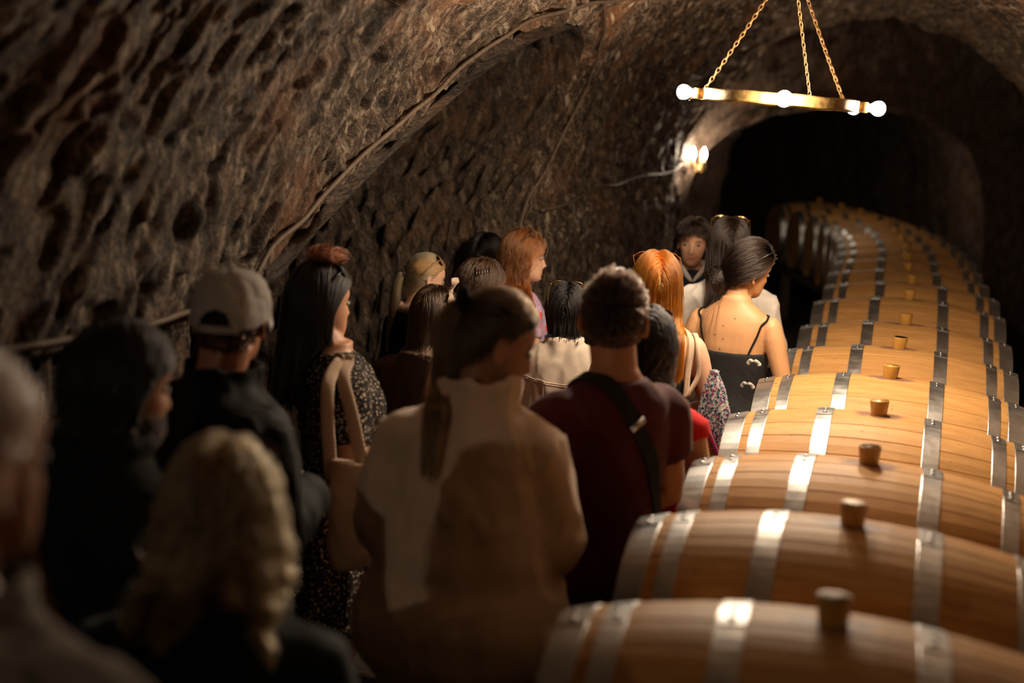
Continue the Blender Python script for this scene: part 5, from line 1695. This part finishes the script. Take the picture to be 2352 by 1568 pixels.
fb = specks('blue_flower_print', (.56, .52, .50), [((.03, .045, .10), 1, .80), ((.56, .52, .50), 2.0, .60), ((.06, .20, .24), .8, .58), ((.30, .02, .12), 1.2, .60), ((.05, .30, .36), 1.5, .52)], 95)
kb, nt, b = newmat('ribbed_straw'); b.inputs['Roughness'].default_value = .9
tc = nd(nt, 'ShaderNodeTexCoord'); wv = nd(nt, 'ShaderNodeTexWave', bands_direction='Z', inp={'Scale': 38.0, 'Distortion': 1.2, 'Detail': 1.0}); nt.links.new(tc.outputs['Object'], wv.inputs['Vector'])
r = ramp(nt, wv.outputs[0], [(.3, (.16, .09, .05)), (.6, (.58, .42, .28))]); nt.links.new(r.outputs[0], b.inputs['Base Color']); bump(nt, b, wv.outputs[0], .6, .006)
R3 = og.W()
C0 = np.array((-0.675, 4.536, 1.131))
root, F, ux, uy = sack('shoulder_bag', 'ribbed straw bag covered by a blue flowered scarf, beside the orange-haired person', 'bag', tuple(C0), (.97, .25, 0),
     [(.02, .012, .010, 0), (-.03, .030, .020, .004), (-.12, .048, .032, .010), (-.22, .062, .040, .016), (-.30, .064, .042, .018), (-.36, .05, .035, .018), (-.38, .02, .015, .018)], kb)
mb = MB(); mb.loft(F); o = mb.build('sack', kb, root)
pink = clothm('magenta_border', (.42, .012, .16), vary=.1); white = CLOTH['white_cotton']
# scarf draped over the bag, open in front where the straw shows
m = len(F); cols = 40
def scarf_piece(name, t0, t1, mat, push):
    """t: 0..1 down the bag, edges slanting towards the opening"""
    ang = np.linspace(-PI*1.20, PI*.20-.0, 46)
    rings = []
    for t in np.linspace(0, 1, 22):
        pts = []
        for a in ang:
            w = (a+PI*1.2)/(PI*1.4)
            open_ = abs((((a+PI/2+.55)+PI) % (2*PI))-PI)          # angle from the opening
            lim = min(1, .50+.50*ss(0., 1.6, open_)) if open_ < 9 else 1
            u = (t0+(t1-t0)*t)*lim
            k = u*(m-6); i = int(min(k, m-2)); f = k-i
            R = F[i]*(1-f)+F[i+1]*f
            j = (a % (2*PI))/(2*PI)*40; j0 = int(j) % 40; jf = j-int(j)
            q = R[j0]*(1-jf)+R[(j0+1) % 40]*jf
            cen = R.mean(0); d = q-cen; d /= np.linalg.norm(d)+1e-9
            pts.append(q+d*(push+.006*math.sin(a*9)*u+.010*u))
        rings.append(np.array(pts))
    a_ = np.array(rings); r_, c_ = a_.shape[:2]
    v = a_.reshape(-1, 3); f = [(i*c_+j, i*c_+j+1, (i+1)*c_+j+1, (i+1)*c_+j) for i in range(r_-1) for j in range(c_-1)]
    mb = MB(); mb.add(v, f); return mb.build(name, mat, root)
scarf_piece('scarf', 0, .86, fb, .005); scarf_piece('scarf_border', .86, .90, pink, .005); scarf_piece('scarf_border', .90, .93, white, .005); scarf_piece('scarf_border', .93, 1.0, pink, .005)
mb = MB(); mb.tube([(0, 0, .03), (0, 0, .012), (0, 0, -.012), (0, 0, -.03)], [.018, .012, .013, .02], 14); o = mb.build('scarf_knot', fb, root); folds(o, .003, 50, 30)
